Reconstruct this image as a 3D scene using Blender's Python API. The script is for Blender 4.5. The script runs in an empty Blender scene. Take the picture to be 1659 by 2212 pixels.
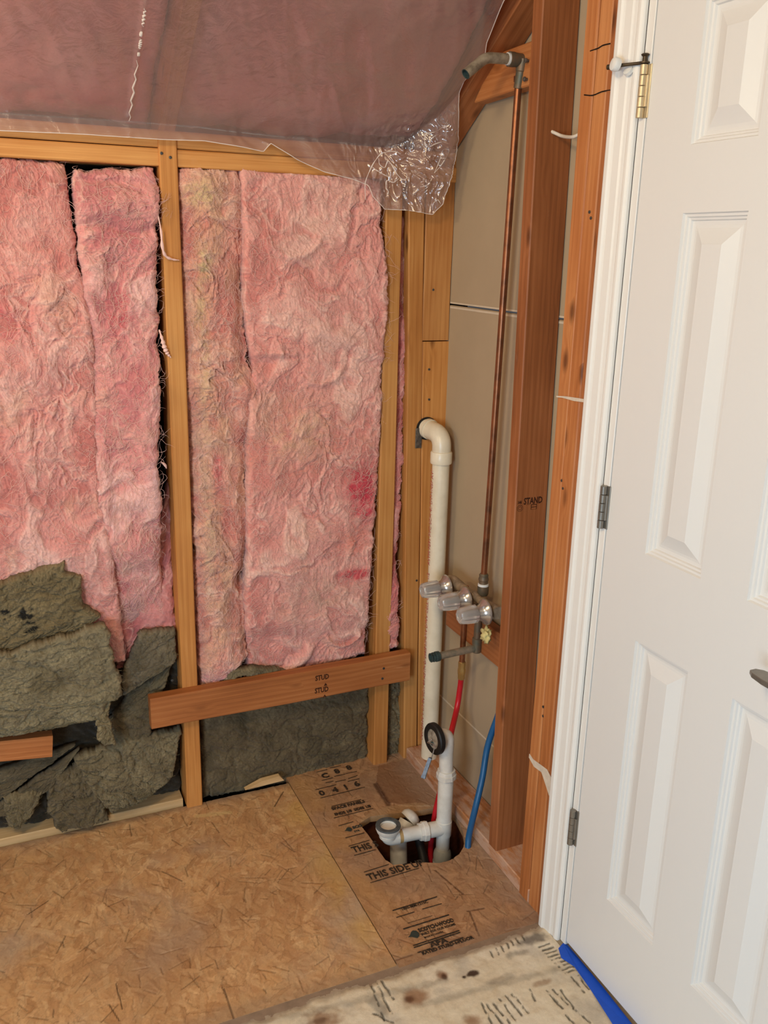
import bpy, bmesh, math, random
import numpy as np
from mathutils import Vector, Matrix
random.seed(7)
rng = np.random.default_rng(11)
scene = bpy.context.scene
COL = scene.collection

# ------------------------------------------------------------------ camera
IW, IH, FPX = 1659, 2212, 1934.04
YAW, PITCH, ROLL = math.radians(24.4715), math.radians(16.2773), math.radians(-1.4090)
CAM = np.array([-1.10108, -2.21263, 1.52])


def cam_rows():
    a, b, c = YAW, PITCH, ROLL
    fwd = np.array([math.sin(a) * math.cos(b), math.cos(a) * math.cos(b), -math.sin(b)])
    r = np.array([math.cos(a), -math.sin(a), 0.0])
    d = np.cross(fwd, r)
    r2 = math.cos(c) * r + math.sin(c) * d
    d2 = -math.sin(c) * r + math.cos(c) * d
    return np.array([r2, d2, fwd])


RC = cam_rows()
cd = bpy.data.cameras.new('camera')
cam = bpy.data.objects.new('camera', cd)
COL.objects.link(cam)
cd.sensor_fit = 'HORIZONTAL'
cd.sensor_width = 36.0
cd.lens = FPX / IW * 36.0
cd.clip_start = 0.05
M = Matrix.Identity(4)
for i in range(3):
    M[i][0], M[i][1], M[i][2], M[i][3] = RC[0][i], -RC[1][i], -RC[2][i], CAM[i]
cam.matrix_world = M
scene.camera = cam


def ray(px, py):
    return RC.T @ np.array([(px - IW / 2) / FPX, (py - IH / 2) / FPX, 1.0])


def on(px, py, ax, val):
    r = ray(px, py)
    return Vector(CAM + r * ((val - CAM[ax]) / r[ax]))


def PX(px, py, x): return on(px, py, 0, x)
def PY(px, py, y): return on(px, py, 1, y)
def PZ(px, py, z=0.0): return on(px, py, 2, z)


SLOPE = 0.66          # the sloped ceiling: rise per metre towards the room
KNEE_Z = 1.775        # underside of the rafters at the back wall


def PC(px, py, drop=0.0):     # a point on the plane under the rafters
    r = ray(px, py)
    t = (KNEE_Z - drop - SLOPE * CAM[1] - CAM[2]) / (r[2] + SLOPE * r[1])
    return Vector(CAM + r * t)


# ------------------------------------------------------------------ light
scene.view_settings.view_transform = 'Standard'
scene.view_settings.look = 'None'
scene.view_settings.gamma = 1.0
scene.view_settings.exposure = -0.36
scene.view_settings.use_curve_mapping = False
world = bpy.data.worlds.new('world')
scene.world = world
world.use_nodes = True
bg = world.node_tree.nodes['Background']
bg.inputs[0].default_value = (0.80, 0.86, 1.0, 1)
bg.inputs[1].default_value = 0.10


def area(name, loc, target, sx, sy, power, col):
    l = bpy.data.lights.new(name, 'AREA')
    l.shape = 'RECTANGLE'
    l.size, l.size_y, l.energy, l.color = sx, sy, power, col
    o = bpy.data.objects.new(name, l)
    COL.objects.link(o)
    o.location = loc
    o.rotation_euler = (Vector(target) - Vector(loc)).to_track_quat('-Z', 'Y').to_euler()
    return o


area('window_daylight', (-2.40, -2.60, 1.00), (0.0, -1.15, 0.30), 1.0, 0.9, 80, (0.58, 0.78, 1.0))
area('ceiling_lamp', (-1.75, -1.9, 2.32), (-0.6, -0.2, 1.2), 0.32, 0.32, 24, (1.0, 0.77, 0.48))
area('vanity_lamp', (-2.35, -0.80, 1.95), (0.1, -0.45, 1.4), 0.5, 0.2, 14, (1.0, 0.78, 0.50))


# ------------------------------------------------------------------ numbers
def s2l(c):
    out = []
    for v in c:
        v = v / 255.0
        out.append(v / 12.92 if v <= 0.04045 else ((v + 0.055) / 1.055) ** 2.4)
    return tuple(out)


def S(r, g, b): return s2l((r, g, b)) + (1.0,)
def SA(r, g, b): return np.array(s2l((r, g, b)))


def _hash(ix, iy, seed):
    h = (ix.astype(np.int64) * 374761393 + iy.astype(np.int64) * 668265263 + seed * 974634777) & 0xFFFFFFFF
    h = ((h ^ (h >> 13)) * 1274126177) & 0xFFFFFFFF
    return (h ^ (h >> 16)) & 0xFFFFFFFF


def pn(x, y, seed=0):
    x = np.asarray(x, float); y = np.asarray(y, float)
    x0 = np.floor(x); y0 = np.floor(y)
    fx, fy = x - x0, y - y0
    u = fx * fx * fx * (fx * (fx * 6 - 15) + 10)
    v = fy * fy * fy * (fy * (fy * 6 - 15) + 10)

    def g(ix, iy, dx, dy):
        a = _hash(ix, iy, seed) / 4294967296.0 * 2 * math.pi
        return np.cos(a) * dx + np.sin(a) * dy
    n00 = g(x0, y0, fx, fy); n10 = g(x0 + 1, y0, fx - 1, fy)
    n01 = g(x0, y0 + 1, fx, fy - 1); n11 = g(x0 + 1, y0 + 1, fx - 1, fy - 1)
    return ((n00 * (1 - u) + n10 * u) * (1 - v) + (n01 * (1 - u) + n11 * u) * v) * 1.41


def fbm(x, y, o=4, seed=0, gain=0.5):
    s = 0; a = 1.0; t = 0
    for i in range(o):
        s = s + a * pn(x * 2 ** i, y * 2 ** i, seed + i * 17)
        t += a; a *= gain
    return s / t


def lic(shape, theta, n=14, seed=0, stepl=0.9):
    """noise smeared along a direction field: fibre streaks on a grid"""
    r = np.random.default_rng(seed)
    ny, nx = shape
    tex = r.random((ny, nx))
    acc = tex.copy()
    jj, ii = np.mgrid[0:ny, 0:nx].astype(float)
    for sgn in (1, -1):
        x, y = ii.copy(), jj.copy()
        for k in range(n):
            xi = np.clip(np.rint(x), 0, nx - 1).astype(int)
            yi = np.clip(np.rint(y), 0, ny - 1).astype(int)
            th = theta[yi, xi]
            x = x + sgn * stepl * np.cos(th); y = y + sgn * stepl * np.sin(th)
            acc += tex[np.clip(np.rint(y), 0, ny - 1).astype(int), np.clip(np.rint(x), 0, nx - 1).astype(int)]
    acc -= acc.mean()
    return acc / (acc.std() + 1e-9)


# ------------------------------------------------------------------ objects
def tag(o, label=None, cat=None, group=None, kind=None):
    if label: o['label'] = label
    if cat: o['category'] = cat
    if group: o['group'] = group
    if kind: o['kind'] = kind
    return o


def link(name, me, mat=None, parent=None):
    o = bpy.data.objects.new(name, me)
    COL.objects.link(o)
    if mat is not None and me is not None:
        me.materials.clear(); me.materials.append(mat)
    if parent is not None:
        o.parent = parent
        o.matrix_parent_inverse = parent.matrix_world.inverted() if parent.type == 'EMPTY' and False else Matrix.Identity(4)
    return o


def empty(name, loc=(0, 0, 0)):
    o = bpy.data.objects.new(name, None)
    o.empty_display_size = 0.05
    COL.objects.link(o)
    return o


def np_mesh(name, V, quads, tris=None, cols=None, smooth=True):
    me = bpy.data.meshes.new(name)
    V = np.asarray(V, np.float32).reshape(-1, 3)
    quads = np.asarray(quads, np.int32).reshape(-1, 4)
    tris = np.zeros((0, 3), np.int32) if tris is None else np.asarray(tris, np.int32).reshape(-1, 3)
    nl = quads.size + tris.size
    me.vertices.add(len(V)); me.vertices.foreach_set('co', V.ravel())
    me.loops.add(nl); me.loops.foreach_set('vertex_index', np.concatenate([quads.ravel(), tris.ravel()]))
    npoly = len(quads) + len(tris)
    me.polygons.add(npoly)
    st = np.concatenate([np.arange(len(quads)) * 4, quads.size + np.arange(len(tris)) * 3]).astype(np.int32)
    me.polygons.foreach_set('loop_start', st)
    me.polygons.foreach_set('use_smooth', np.full(npoly, smooth, bool))
    me.update(calc_edges=True)
    if cols is not None:
        at = me.color_attributes.new('Col', 'FLOAT_COLOR', 'POINT')
        c = np.ones((len(V), 4), np.float32); c[:, :3] = np.asarray(cols).reshape(-1, 3)
        at.data.foreach_set('color', c.ravel())
    me.validate()
    return me


def bm_mesh(name, bm, smooth=False):
    me = bpy.data.meshes.new(name)
    bmesh.ops.recalc_face_normals(bm, faces=bm.faces)
    bm.to_mesh(me); bm.free()
    if smooth:
        me.polygons.foreach_set('use_smooth', [True] * len(me.polygons))
    return me


def box_bm(x0, x1, y0, y1, z0, z1, bev=0.0, seg=1, bm=None):
    b = bmesh.new()
    vs = [b.verts.new((x, y, z)) for x in (x0, x1) for y in (y0, y1) for z in (z0, z1)]
    for f in ((0, 1, 3, 2), (4, 6, 7, 5), (0, 4, 5, 1), (2, 3, 7, 6), (0, 2, 6, 4), (1, 5, 7, 3)):
        b.faces.new([vs[i] for i in f])
    bmesh.ops.recalc_face_normals(b, faces=b.faces)
    if bev > 0:
        bmesh.ops.bevel(b, geom=b.edges[:], offset=bev, segments=seg, affect='EDGES', profile=0.5)
    if bm is None: return b
    me = bpy.data.meshes.new('t'); b.to_mesh(me); b.free(); bm.from_mesh(me); bpy.data.meshes.remove(me)
    return bm


def box(name, x0, x1, y0, y1, z0, z1, mat, parent=None, bev=0.001, seg=1):
    return link(name, bm_mesh(name, box_bm(x0, x1, y0, y1, z0, z1, bev, seg)), mat, parent)


def board(name, p0, p1, wdir, w, t, mat, parent=None, bev=0.0025, cut0=0.0, cut1=0.0, off=(0, 0), ragged=0.0):
    """a length of sawn lumber from p0 to p1: local X runs along the grain, Y along wdir (width w), Z the thickness t.
    p0/p1 lie on the centre line; cut0/cut1 skew the ends along Y"""
    p0, p1 = Vector(p0), Vector(p1)
    ax = (p1 - p0); L = ax.length; ax.normalize()
    wy = Vector(wdir); wy = (wy - ax * wy.dot(ax)).normalized()
    wz = ax.cross(wy)
    b = bmesh.new()
    n = max(2, int(L / 0.12))
    rings = []
    h, k = w / 2, t / 2
    prof = [(-h + bev, -k), (h - bev, -k), (h, -k + bev), (h, k - bev), (h - bev, k), (-h + bev, k), (-h, k - bev), (-h, -k + bev)]
    sd = random.random() * 100
    for i in range(n + 1):
        s = i / n
        ring = []
        for (y, z) in prof:
            x = L * s + (cut0 * (1 - s) + cut1 * s) * (y / w)
            jy = 0.0008 * math.sin(sd + s * 9 + y * 40); jz = 0.0008 * math.sin(sd * 2 + s * 7)
            ring.append(b.verts.new((x, y + jy, z + jz)))
        rings.append(ring)
    for a, c in zip(rings[:-1], rings[1:]):
        for j in range(8):
            b.faces.new((a[j], a[(j + 1) % 8], c[(j + 1) % 8], c[j]))
    b.faces.new(rings[0][::-1]); b.faces.new(rings[-1])
    o = link(name, bm_mesh(name, b), mat, parent)
    m = Matrix((ax, wy, wz)).transposed().to_4x4()
    m.translation = p0
    o.matrix_world = m
    return o


def resample(pts, n):
    P = np.array([tuple(p) for p in pts], float)
    d = np.concatenate([[0], np.cumsum(np.linalg.norm(np.diff(P, axis=0), axis=1))])
    t = np.linspace(0, d[-1], n)
    return np.stack([np.interp(t, d, P[:, k]) for k in range(3)], 1), d[-1]


def smooth_path(pts, n=40):
    """Catmull-Rom through the points"""
    P = [Vector(p) for p in pts]
    P = [P[0] * 2 - P[1]] + P + [P[-1] * 2 - P[-2]]
    out = []
    m = len(P) - 3
    for i in range(m):
        a, b, c, d = P[i:i + 4]
        k = max(2, n // m)
        for j in range(k):
            t = j / k
            out.append(0.5 * ((2 * b) + (c - a) * t + (2 * a - 5 * b + 4 * c - d) * t * t + (3 * b - a - 3 * c + d) * t ** 3))
    out.append(P[-2])
    return out


def arc_path(pts, rad, seg=8):
    """polyline with rounded corners of the given radius"""
    P = [Vector(p) for p in pts]
    out = [P[0]]
    for a, b, c in zip(P[:-2], P[1:-1], P[2:]):
        d1 = (a - b).normalized(); d2 = (c - b).normalized()
        ang = d1.angle(d2)
        tl = min(rad / math.tan(ang / 2), (a - b).length * 0.49, (c - b).length * 0.49)
        s, e = b + d1 * tl, b + d2 * tl
        for k in range(seg + 1):
            t = k / seg
            out.append((s * (1 - t) + b * t) * (1 - t) + (b * (1 - t) + e * t) * t)
    out.append(P[-1])
    return out


def sweep(name, path, rad, mat, parent=None, seg=20, cap0=True, cap1=True, axis=None, smooth=True, fn=None, sharp=True):
    """tube along a path; rad a number or one per point. Repeated points make sharp steps (give axis)."""
    P = [Vector(p) for p in path]
    R = [rad] * len(P) if isinstance(rad, (int, float)) else list(rad)
    T = []
    for i in range(len(P)):
        if axis is not None:
            T.append(Vector(axis).normalized()); continue
        a = P[max(i - 1, 0)]; c = P[min(i + 1, len(P) - 1)]
        T.append((c - a).normalized())
    up = Vector((0, 0, 1)) if abs(T[0].z) < 0.9 else Vector((1, 0, 0))
    u = (up - T[0] * up.dot(T[0])).normalized()
    V = []
    for i, (p, r, t) in enumerate(zip(P, R, T)):
        u = (u - t * u.dot(t)).normalized(); v = t.cross(u)
        for k in range(seg):
            a = 2 * math.pi * k / seg
            rr = r * (fn(i, a) if fn else 1.0)
            V.append(p + (u * math.cos(a) + v * math.sin(a)) * rr)
    n = len(P)
    F = []
    for i in range(n - 1):
        for k in range(seg):
            F.append((i * seg + k, i * seg + (k + 1) % seg, (i + 1) * seg + (k + 1) % seg, (i + 1) * seg + k))
    if cap0: F.append(tuple(range(seg))[::-1])
    if cap1: F.append(tuple(range((n - 1) * seg, n * seg)))
    me = bpy.data.meshes.new(name)
    me.from_pydata(V, [], F)
    me.update()
    if smooth:
        me.polygons.foreach_set('use_smooth', [len(f) == 4 for f in F])
        if sharp:
            try: me.set_sharp_from_angle(angle=math.radians(35))
            except Exception: pass
    b = bmesh.new(); b.from_mesh(me); bmesh.ops.recalc_face_normals(b, faces=b.faces); b.to_mesh(me); b.free()
    return link(name, me, mat, parent)


def lathe(name, origin, axis, prof, mat, parent=None, seg=28, fn=None, cap0=True, cap1=True):
    """prof: (distance along the axis, radius)"""
    o = Vector(origin); a = Vector(axis).normalized()
    return sweep(name, [o + a * h for h, r in prof], [max(r, 1e-5) for h, r in prof], mat, parent, seg, cap0, cap1, axis=a, fn=fn)


def strands(name, paths, rad, mat, parent):
    """many thin fibres as one mesh: paths [n, m, 3]"""
    P = np.asarray(paths, float); n, m, _ = P.shape
    T = np.gradient(P, axis=1); T /= np.linalg.norm(T, axis=2, keepdims=True) + 1e-9
    up = np.zeros_like(T); up[..., 1] = 1.0; up[..., 0] = 0.31
    A = np.cross(T, up); A /= np.linalg.norm(A, axis=2, keepdims=True) + 1e-9
    B = np.cross(T, A)
    tap = np.sin(np.linspace(0.15, math.pi - 0.15, m))[None, :, None]
    V = np.stack([P + (A * math.cos(k * 2.0944) + B * math.sin(k * 2.0944)) * rad * tap for k in range(3)], 2)
    idx = np.arange(n * m * 3).reshape(n, m, 3)
    q = []
    for k in range(3):
        k2 = (k + 1) % 3
        q.append(np.stack([idx[:, :-1, k], idx[:, :-1, k2], idx[:, 1:, k2], idx[:, 1:, k]], -1).reshape(-1, 4))
    me = np_mesh(name, V.reshape(-1, 3), np.concatenate(q))
    o = link(name, me, mat, parent)
    o['kind'] = 'stuff'
    return o


# ------------------------------------------------------------------ materials
class NT:
    def __init__(self, name):
        self.m = bpy.data.materials.new(name); self.m.use_nodes = True
        self.t = self.m.node_tree
        self.b = self.t.nodes['Principled BSDF']; self.out = self.t.nodes['Material Output']

    def n(self, ty, **kw):
        nd = self.t.nodes.new(ty)
        for k, v in kw.items():
            if k.startswith('i_'):
                key = k[2:]
                key = int(key) if key.isdigit() else key.replace('_', ' ')
                self.set(nd.inputs[key], v)
            else: setattr(nd, k, v)
        return nd

    def set(self, sock, v):
        if isinstance(v, bpy.types.NodeSocket): self.t.links.new(v, sock)
        elif isinstance(v, bpy.types.Node): self.t.links.new(v.outputs[0], sock)
        else: sock.default_value = v

    def math(self, op, a, b=0.0, c=None, clamp=False):
        nd = self.n('ShaderNodeMath', operation=op, use_clamp=clamp)
        self.set(nd.inputs[0], a); self.set(nd.inputs[1], b)
        if c is not None: self.set(nd.inputs[2], c)
        return nd.outputs[0]

    def mix(self, fac, a, b, mode='MIX'):
        nd = self.n('ShaderNodeMixRGB', blend_type=mode)
        self.set(nd.inputs[0], fac); self.set(nd.inputs[1], a); self.set(nd.inputs[2], b)
        return nd.outputs[0]

    def ramp(self, fac, stops):
        nd = self.n('ShaderNodeValToRGB')
        el = nd.color_ramp.elements
        while len(el) < len(stops): el.new(0.5)
        for e, (p, c) in zip(el, stops):
            e.position = p; e.color = c if len(c) == 4 else tuple(c) + (1,)
        self.set(nd.inputs[0], fac)
        return nd.outputs[0]

    def obj(self, scale=(1, 1, 1), rnd=0.0):
        tc = self.n('ShaderNodeTexCoord').outputs['Object']
        if rnd:
            oi = self.n('ShaderNodeObjectInfo').outputs['Random']
            ad = self.n('ShaderNodeVectorMath', operation='ADD')
            self.set(ad.inputs[0], tc)
            cm = self.n('ShaderNodeCombineXYZ')
            for i, k in enumerate((rnd, rnd * 0.37, rnd * 0.61)):
                self.set(cm.inputs[i], self.math('MULTIPLY', oi, k))
            self.set(ad.inputs[1], cm.outputs[0]); tc = ad.outputs[0]
        mp = self.n('ShaderNodeMapping'); mp.inputs['Scale'].default_value = scale
        self.set(mp.inputs['Vector'], tc)
        return mp.outputs[0]

    def noise(self, vec, scale=5.0, detail=4.0, rough=0.55, dist=0.0):
        nd = self.n('ShaderNodeTexNoise')
        self.set(nd.inputs['Vector'], vec)
        nd.inputs['Scale'].default_value = scale; nd.inputs['Detail'].default_value = detail
        nd.inputs['Roughness'].default_value = rough; nd.inputs['Distortion'].default_value = dist
        return nd.outputs[0]

    def bump(self, h, strength=0.3, dist=0.002):
        nd = self.n('ShaderNodeBump'); nd.inputs['Strength'].default_value = strength
        nd.inputs['Distance'].default_value = dist
        self.set(nd.inputs['Height'], h)
        self.set(self.b.inputs['Normal'], nd.outputs[0])

    def done(self, col, rough=0.6, metal=0.0, spec=0.4, **kw):
        self.set(self.b.inputs['Base Color'], col)
        self.set(self.b.inputs['Roughness'], rough)
        self.b.inputs['Metallic'].default_value = metal
        self.b.inputs['Specular IOR Level'].default_value = spec
        for k, v in kw.items(): self.set(self.b.inputs[k.replace('_', ' ')], v)
        return self.m


def wood(name, light, mid, dark, knots=0.5, dirt=0.3, dust=S(206, 180, 150)):
    w = NT(name)
    c = w.obj((1, 1, 1), 37.0)
    warp = w.noise(w.obj((1.6, 9, 9), 37.0), 1.0, 3, 0.5)
    sep = w.n('ShaderNodeSeparateXYZ'); w.set(sep.inputs[0], c)
    yz = w.math('ADD', w.math('MULTIPLY', sep.outputs[1], 430.0), w.math('MULTIPLY', sep.outputs[2], 300.0))
    ph = w.math('ADD', yz, w.math('MULTIPLY', warp, 17.0))
    # knots: sparse points that push the rings aside
    vo = w.n('ShaderNodeTexVoronoi'); w.set(vo.inputs['Vector'], w.obj((8.0, 21, 21), 37.0)); vo.inputs['Scale'].default_value = 1.0
    sepc = w.n('ShaderNodeSeparateColor'); w.set(sepc.inputs[0], vo.outputs['Color'])
    has = w.math('GREATER_THAN', sepc.outputs[0], 1.0 - knots * 0.42)
    near = w.math('MULTIPLY', w.math('SUBTRACT', 1.0, w.math('MULTIPLY', vo.outputs['Distance'], 2.4), clamp=True), has)
    ph = w.math('ADD', ph, w.math('MULTIPLY', near, 8.0))
    ring = w.math('MULTIPLY_ADD', w.math('SINE', ph), 0.5, 0.5)
    fine = w.noise(w.obj((4.0, 330, 330), 37.0), 1.0, 4, 0.65)
    blot = w.noise(w.obj((2.0, 6, 6), 37.0), 1.0, 3, 0.6)
    f = w.math('ADD', w.math('MULTIPLY', ring, 0.11), w.math('MULTIPLY', fine, 0.62))
    f = w.math('ADD', f, w.math('MULTIPLY', w.math('SUBTRACT', blot, 0.44), 1.0))
    base = w.ramp(f, [(0.15, light), (0.5, mid), (0.88, dark)])
    kd = w.ramp(near, [(0.40, (0, 0, 0, 1)), (0.80, (1, 1, 1, 1))])
    base = w.mix(w.math('MULTIPLY', kd, 0.75), base, (dark[0] * 0.35, dark[1] * 0.3, dark[2] * 0.28, 1))
    dn = w.noise(w.obj((9, 30, 30), 91.0), 1.0, 5, 0.7)
    lo = 0.66 if dirt < 0.6 else 0.42
    dm = w.ramp(dn, [(lo, (0, 0, 0, 1)), (lo + 0.14, (1, 1, 1, 1))])
    base = w.mix(w.math('MULTIPLY', dm, dirt), base, dust)
    oi = w.n('ShaderNodeObjectInfo').outputs['Random']
    hv = w.n('ShaderNodeHueSaturation'); hv.inputs['Saturation'].default_value = 1.0
    w.set(hv.inputs['Value'], w.math('MULTIPLY_ADD', oi, 0.22, 0.90)); w.set(hv.inputs['Color'], base)
    base = hv.outputs[0]
    w.bump(w.math('ADD', w.math('MULTIPLY', ring, 0.15), fine), 0.15, 0.001)
    return w.done(base, 0.55, 0, 0.35)


WOOD = wood('fir_stud', S(214, 158, 92), S(190, 128, 66), S(150, 88, 38), 0.55, 0.16)
WOOD_RED = wood('fir_red', S(194, 132, 80), S(170, 104, 56), S(124, 70, 34), 0.7, 0.25)
WOOD_DARK = wood('fir_brown', S(176, 112, 68), S(148, 88, 48), S(102, 56, 28), 0.8, 0.14)
WOOD_PALE = wood('pine_pale', S(226, 196, 150), S(206, 170, 120), S(170, 126, 80), 0.3, 0.5)
WOOD_DUSTY = wood('fir_dusty', S(200, 140, 92), S(174, 112, 68), S(132, 78, 44), 0.4, 0.75, S(204, 172, 150))
WOOD_OLD = wood('fir_worn', S(206, 148, 86), S(178, 116, 60), S(104, 74, 44), 0.8, 0.35)


def plain(name, col, rough=0.5, metal=0.0, spec=0.4, var=0.12, scale=30.0, bump=0.0, col2=None, **kw):
    p = NT(name)
    nz = p.noise(p.obj((1, 1, 1), 11.0), scale, 5, 0.6)
    c2 = col2 or tuple(v * (1 - var * 2.2) for v in col[:3]) + (1,)
    base = p.ramp(nz, [(0.35, col), (0.75, c2)])
    if bump: p.bump(nz, bump, 0.002)
    return p.done(base, rough, metal, spec, **kw)


DRYWALL = plain('drywall_paper', S(172, 152, 124), 0.9, 0, 0.2, 0.035, 6.0, 0.03)
JOINT = plain('joint_edge', S(206, 190, 166), 0.9, 0, 0.2, 0.05, 40)
DARKBACK = plain('dark_sheathing', S(34, 28, 24), 0.95, 0, 0.1, 0.2, 12)
PAINT_WHITE = plain('white_paint', S(232, 229, 222), 0.38, 0, 0.45, 0.01, 20, 0.0)
PAINT_WALL = plain('wall_paint', S(222, 214, 200), 0.8, 0, 0.2, 0.03, 5)
PVC = plain('pvc_cream', S(232, 222, 198), 0.32, 0, 0.5, 0.05, 18, col2=S(214, 202, 176))
ABS = plain('pvc_white', S(230, 226, 216), 0.38, 0, 0.5, 0.06, 24, col2=S(206, 200, 188))
COPPER = plain('copper_tube', S(156, 98, 64), 0.36, 0.7, 0.5, 0.2, 26, col2=S(100, 66, 46))
COPPER_OLD = plain('copper_tarnished', S(122, 98, 74), 0.5, 0.4, 0.5, 0.25, 40, 0.1, col2=S(84, 92, 80))
CRUST = plain('crusted_brass', S(170, 150, 124), 0.75, 0.2, 0.4, 0.2, 60, 0.3, col2=S(112, 96, 76))
VERDIGRIS = plain('verdigris', S(74, 94, 92), 0.6, 0.4, 0.4, 0.3, 70, 0.3, col2=S(36, 46, 48))
BRASS = plain('brass', S(190, 152, 92), 0.3, 0.6, 0.5, 0.1, 30)
BRASS_OLD = plain('polished_brass_hinge', S(208, 188, 152), 0.34, 0.4, 0.5, 0.1, 40)
NICKEL = plain('satin_nickel', S(140, 134, 124), 0.36, 0.6, 0.5, 0.08, 40)
CHROME = plain('chrome', S(196, 188, 180), 0.22, 0.75, 0.5, 0.12, 60)
STEELG = plain('galvanised', S(128, 122, 114), 0.5, 0.7, 0.5, 0.3, 120, 0.2)
NAIL = plain('nail_head', S(92, 92, 90), 0.5, 0.7, 0.5, 0.2, 90)
RUBBER = plain('black_rubber', S(30, 27, 25), 0.55, 0, 0.4, 0.2, 40)
GASKET = plain('grey_gasket', S(92, 96, 96), 0.6, 0, 0.4, 0.3, 70, 0.2, col2=S(54, 58, 60))
GREYPVC = plain('grey_pvc', S(176, 178, 174), 0.45, 0, 0.5, 0.08, 30)
RED = plain('red_tubing', S(196, 28, 40), 0.35, 0, 0.5, 0.08, 20)
BLUE = plain('blue_tubing', S(30, 92, 142), 0.4, 0, 0.5, 0.08, 20)
TAPE = plain('blue_tape', S(22, 84, 204), 0.55, 0, 0.4, 0.06, 60, 0.1)
FOAM = plain('yellow_foam', S(224, 206, 140), 0.9, 0, 0.2, 0.15, 80, 0.4)
CABLE = plain('white_cable', S(216, 206, 190), 0.5, 0, 0.4, 0.05, 30)
BUMPER = plain('white_bumper', S(226, 226, 222), 0.5, 0, 0.4, 0.04, 30)
BRONZE = plain('dark_steel', S(88, 74, 56), 0.45, 0.6, 0.5, 0.2, 60)
JOIST = wood('joist_dark', S(120, 70, 46), S(96, 50, 32), S(60, 30, 18), 0.2, 0.0)
CEILBOARD = plain('lower_board', S(150, 150, 146), 0.9, 0, 0.2, 0.1, 20)
GLUE = plain('tan_cement', S(196, 160, 104), 0.5, 0, 0.4, 0.08, 40)


def print_mat(name, col, back, wear=0.5):
    p = NT(name)
    nz = p.noise(p.obj((1, 1, 1), 3.0), 160.0, 4, 0.7)
    return p.done(p.ramp(nz, [(wear, col), (wear + 0.12, back)]), 0.8, 0, 0.2)


INK = print_mat('black_ink', S(52, 44, 36), S(122, 88, 58), 0.55)
INK_WOOD = print_mat('stamp_ink', S(62, 34, 20), S(120, 70, 36), 0.58)
INK_RED = print_mat('red_ink', S(176, 84, 76), S(226, 196, 172), 0.52)
INK_GREEN = print_mat('green_ink', S(56, 62, 56), S(96, 80, 60), 0.62)


def attr_mat(name, rough, bump, bscale, dist, mulscale=60.0, mul=(0.82, 1.12), sheen=0.0, spec=0.25, stretch=(1, 1, 1), sss=0.0):
    p = NT(name)
    a = p.n('ShaderNodeAttribute', attribute_name='Col').outputs['Color']
    v = p.obj(stretch)
    n1 = p.noise(v, mulscale, 6, 0.65, 1.2)
    m = p.ramp(n1, [(0.25, (mul[0],) * 3 + (1,)), (0.75, (mul[1],) * 3 + (1,))])
    base = p.mix(1.0, a, m, 'MULTIPLY')
    if bump: p.bump(p.noise(v, bscale, 5, 0.7, 1.5), bump, dist)
    p.done(base, rough, 0, spec)
    if sss:
        p.b.inputs['Subsurface Weight'].default_value = sss
        p.b.inputs['Subsurface Radius'].default_value = (1.0, 0.55, 0.5)
        p.b.inputs['Subsurface Scale'].default_value = 0.008
    if sheen:
        p.b.inputs['Sheen Weight'].default_value = sheen
        p.b.inputs['Sheen Roughness'].default_value = 0.6
    return p.m


PINK = attr_mat('pink_fibreglass', 0.95, 0.5, 380.0, 0.003, 190.0, (0.84, 1.13), 0.25, 0.1, sss=0.4)
WOOL = attr_mat('mineral_wool', 0.95, 0.9, 330.0, 0.003, 150.0, (0.55, 1.10), 0.1, 0.1)
OSBM = attr_mat('osb_surface', 0.7, 0.25, 240.0, 0.0015, 170.0, (0.88, 1.10), 0, 0.25)
MORTAR = attr_mat('mortar_surface', 0.85, 0.4, 160.0, 0.002, 90.0, (0.90, 1.08), 0, 0.2)
FIBRE = plain('pink_fibre', S(246, 206, 194), 0.9, 0, 0.1, 0.06, 20)
FIBRE_B = plain('beige_fibre', S(204, 172, 140), 0.9, 0, 0.1, 0.06, 20)
WFIBRE = plain('wool_fibre', S(146, 132, 98), 0.9, 0, 0.1, 0.1, 20)

# polythene: mostly clear, a little milky, glossy
_p = NT('clear_polythene')
_lw = _p.n('ShaderNodeLayerWeight'); _lw.inputs['Blend'].default_value = 0.25
_tr = _p.n('ShaderNodeBsdfTransparent'); _tr.inputs['Color'].default_value = (0.90, 0.88, 0.87, 1)
_df = _p.n('ShaderNodeBsdfDiffuse'); _df.inputs['Color'].default_value = S(224, 196, 192)
_tl = _p.n('ShaderNodeBsdfTranslucent'); _tl.inputs['Color'].default_value = S(214, 200, 196)
_gl = _p.n('ShaderNodeBsdfGlossy'); _gl.inputs['Roughness'].default_value = 0.18
_gl.inputs['Color'].default_value = (0.95, 0.94, 0.92, 1)
_m0 = _p.n('ShaderNodeMixShader'); _m0.inputs[0].default_value = 0.4
_p.t.links.new(_df.outputs[0], _m0.inputs[1]); _p.t.links.new(_tl.outputs[0], _m0.inputs[2])
_m1 = _p.n('ShaderNodeMixShader'); _m1.inputs[0].default_value = 0.36
_p.t.links.new(_tr.outputs[0], _m1.inputs[1]); _p.t.links.new(_m0.outputs[0], _m1.inputs[2])
_m2 = _p.n('ShaderNodeMixShader')
_p.set(_m2.inputs[0], _p.math('MULTIPLY_ADD', _lw.outputs['Fresnel'], 0.6, 0.17))
_p.t.links.new(_m1.outputs[0], _m2.inputs[1]); _p.t.links.new(_gl.outputs[0], _m2.inputs[2])
_p.t.links.new(_m2.outputs[0], _p.out.inputs[0])
_bn = _p.n('ShaderNodeBump'); _bn.inputs['Strength'].default_value = 0.5; _bn.inputs['Distance'].default_value = 0.006
_p.set(_bn.inputs['Height'], _p.noise(_p.obj((1, 1, 1)), 26.0, 4, 0.6, 1.0))
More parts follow.
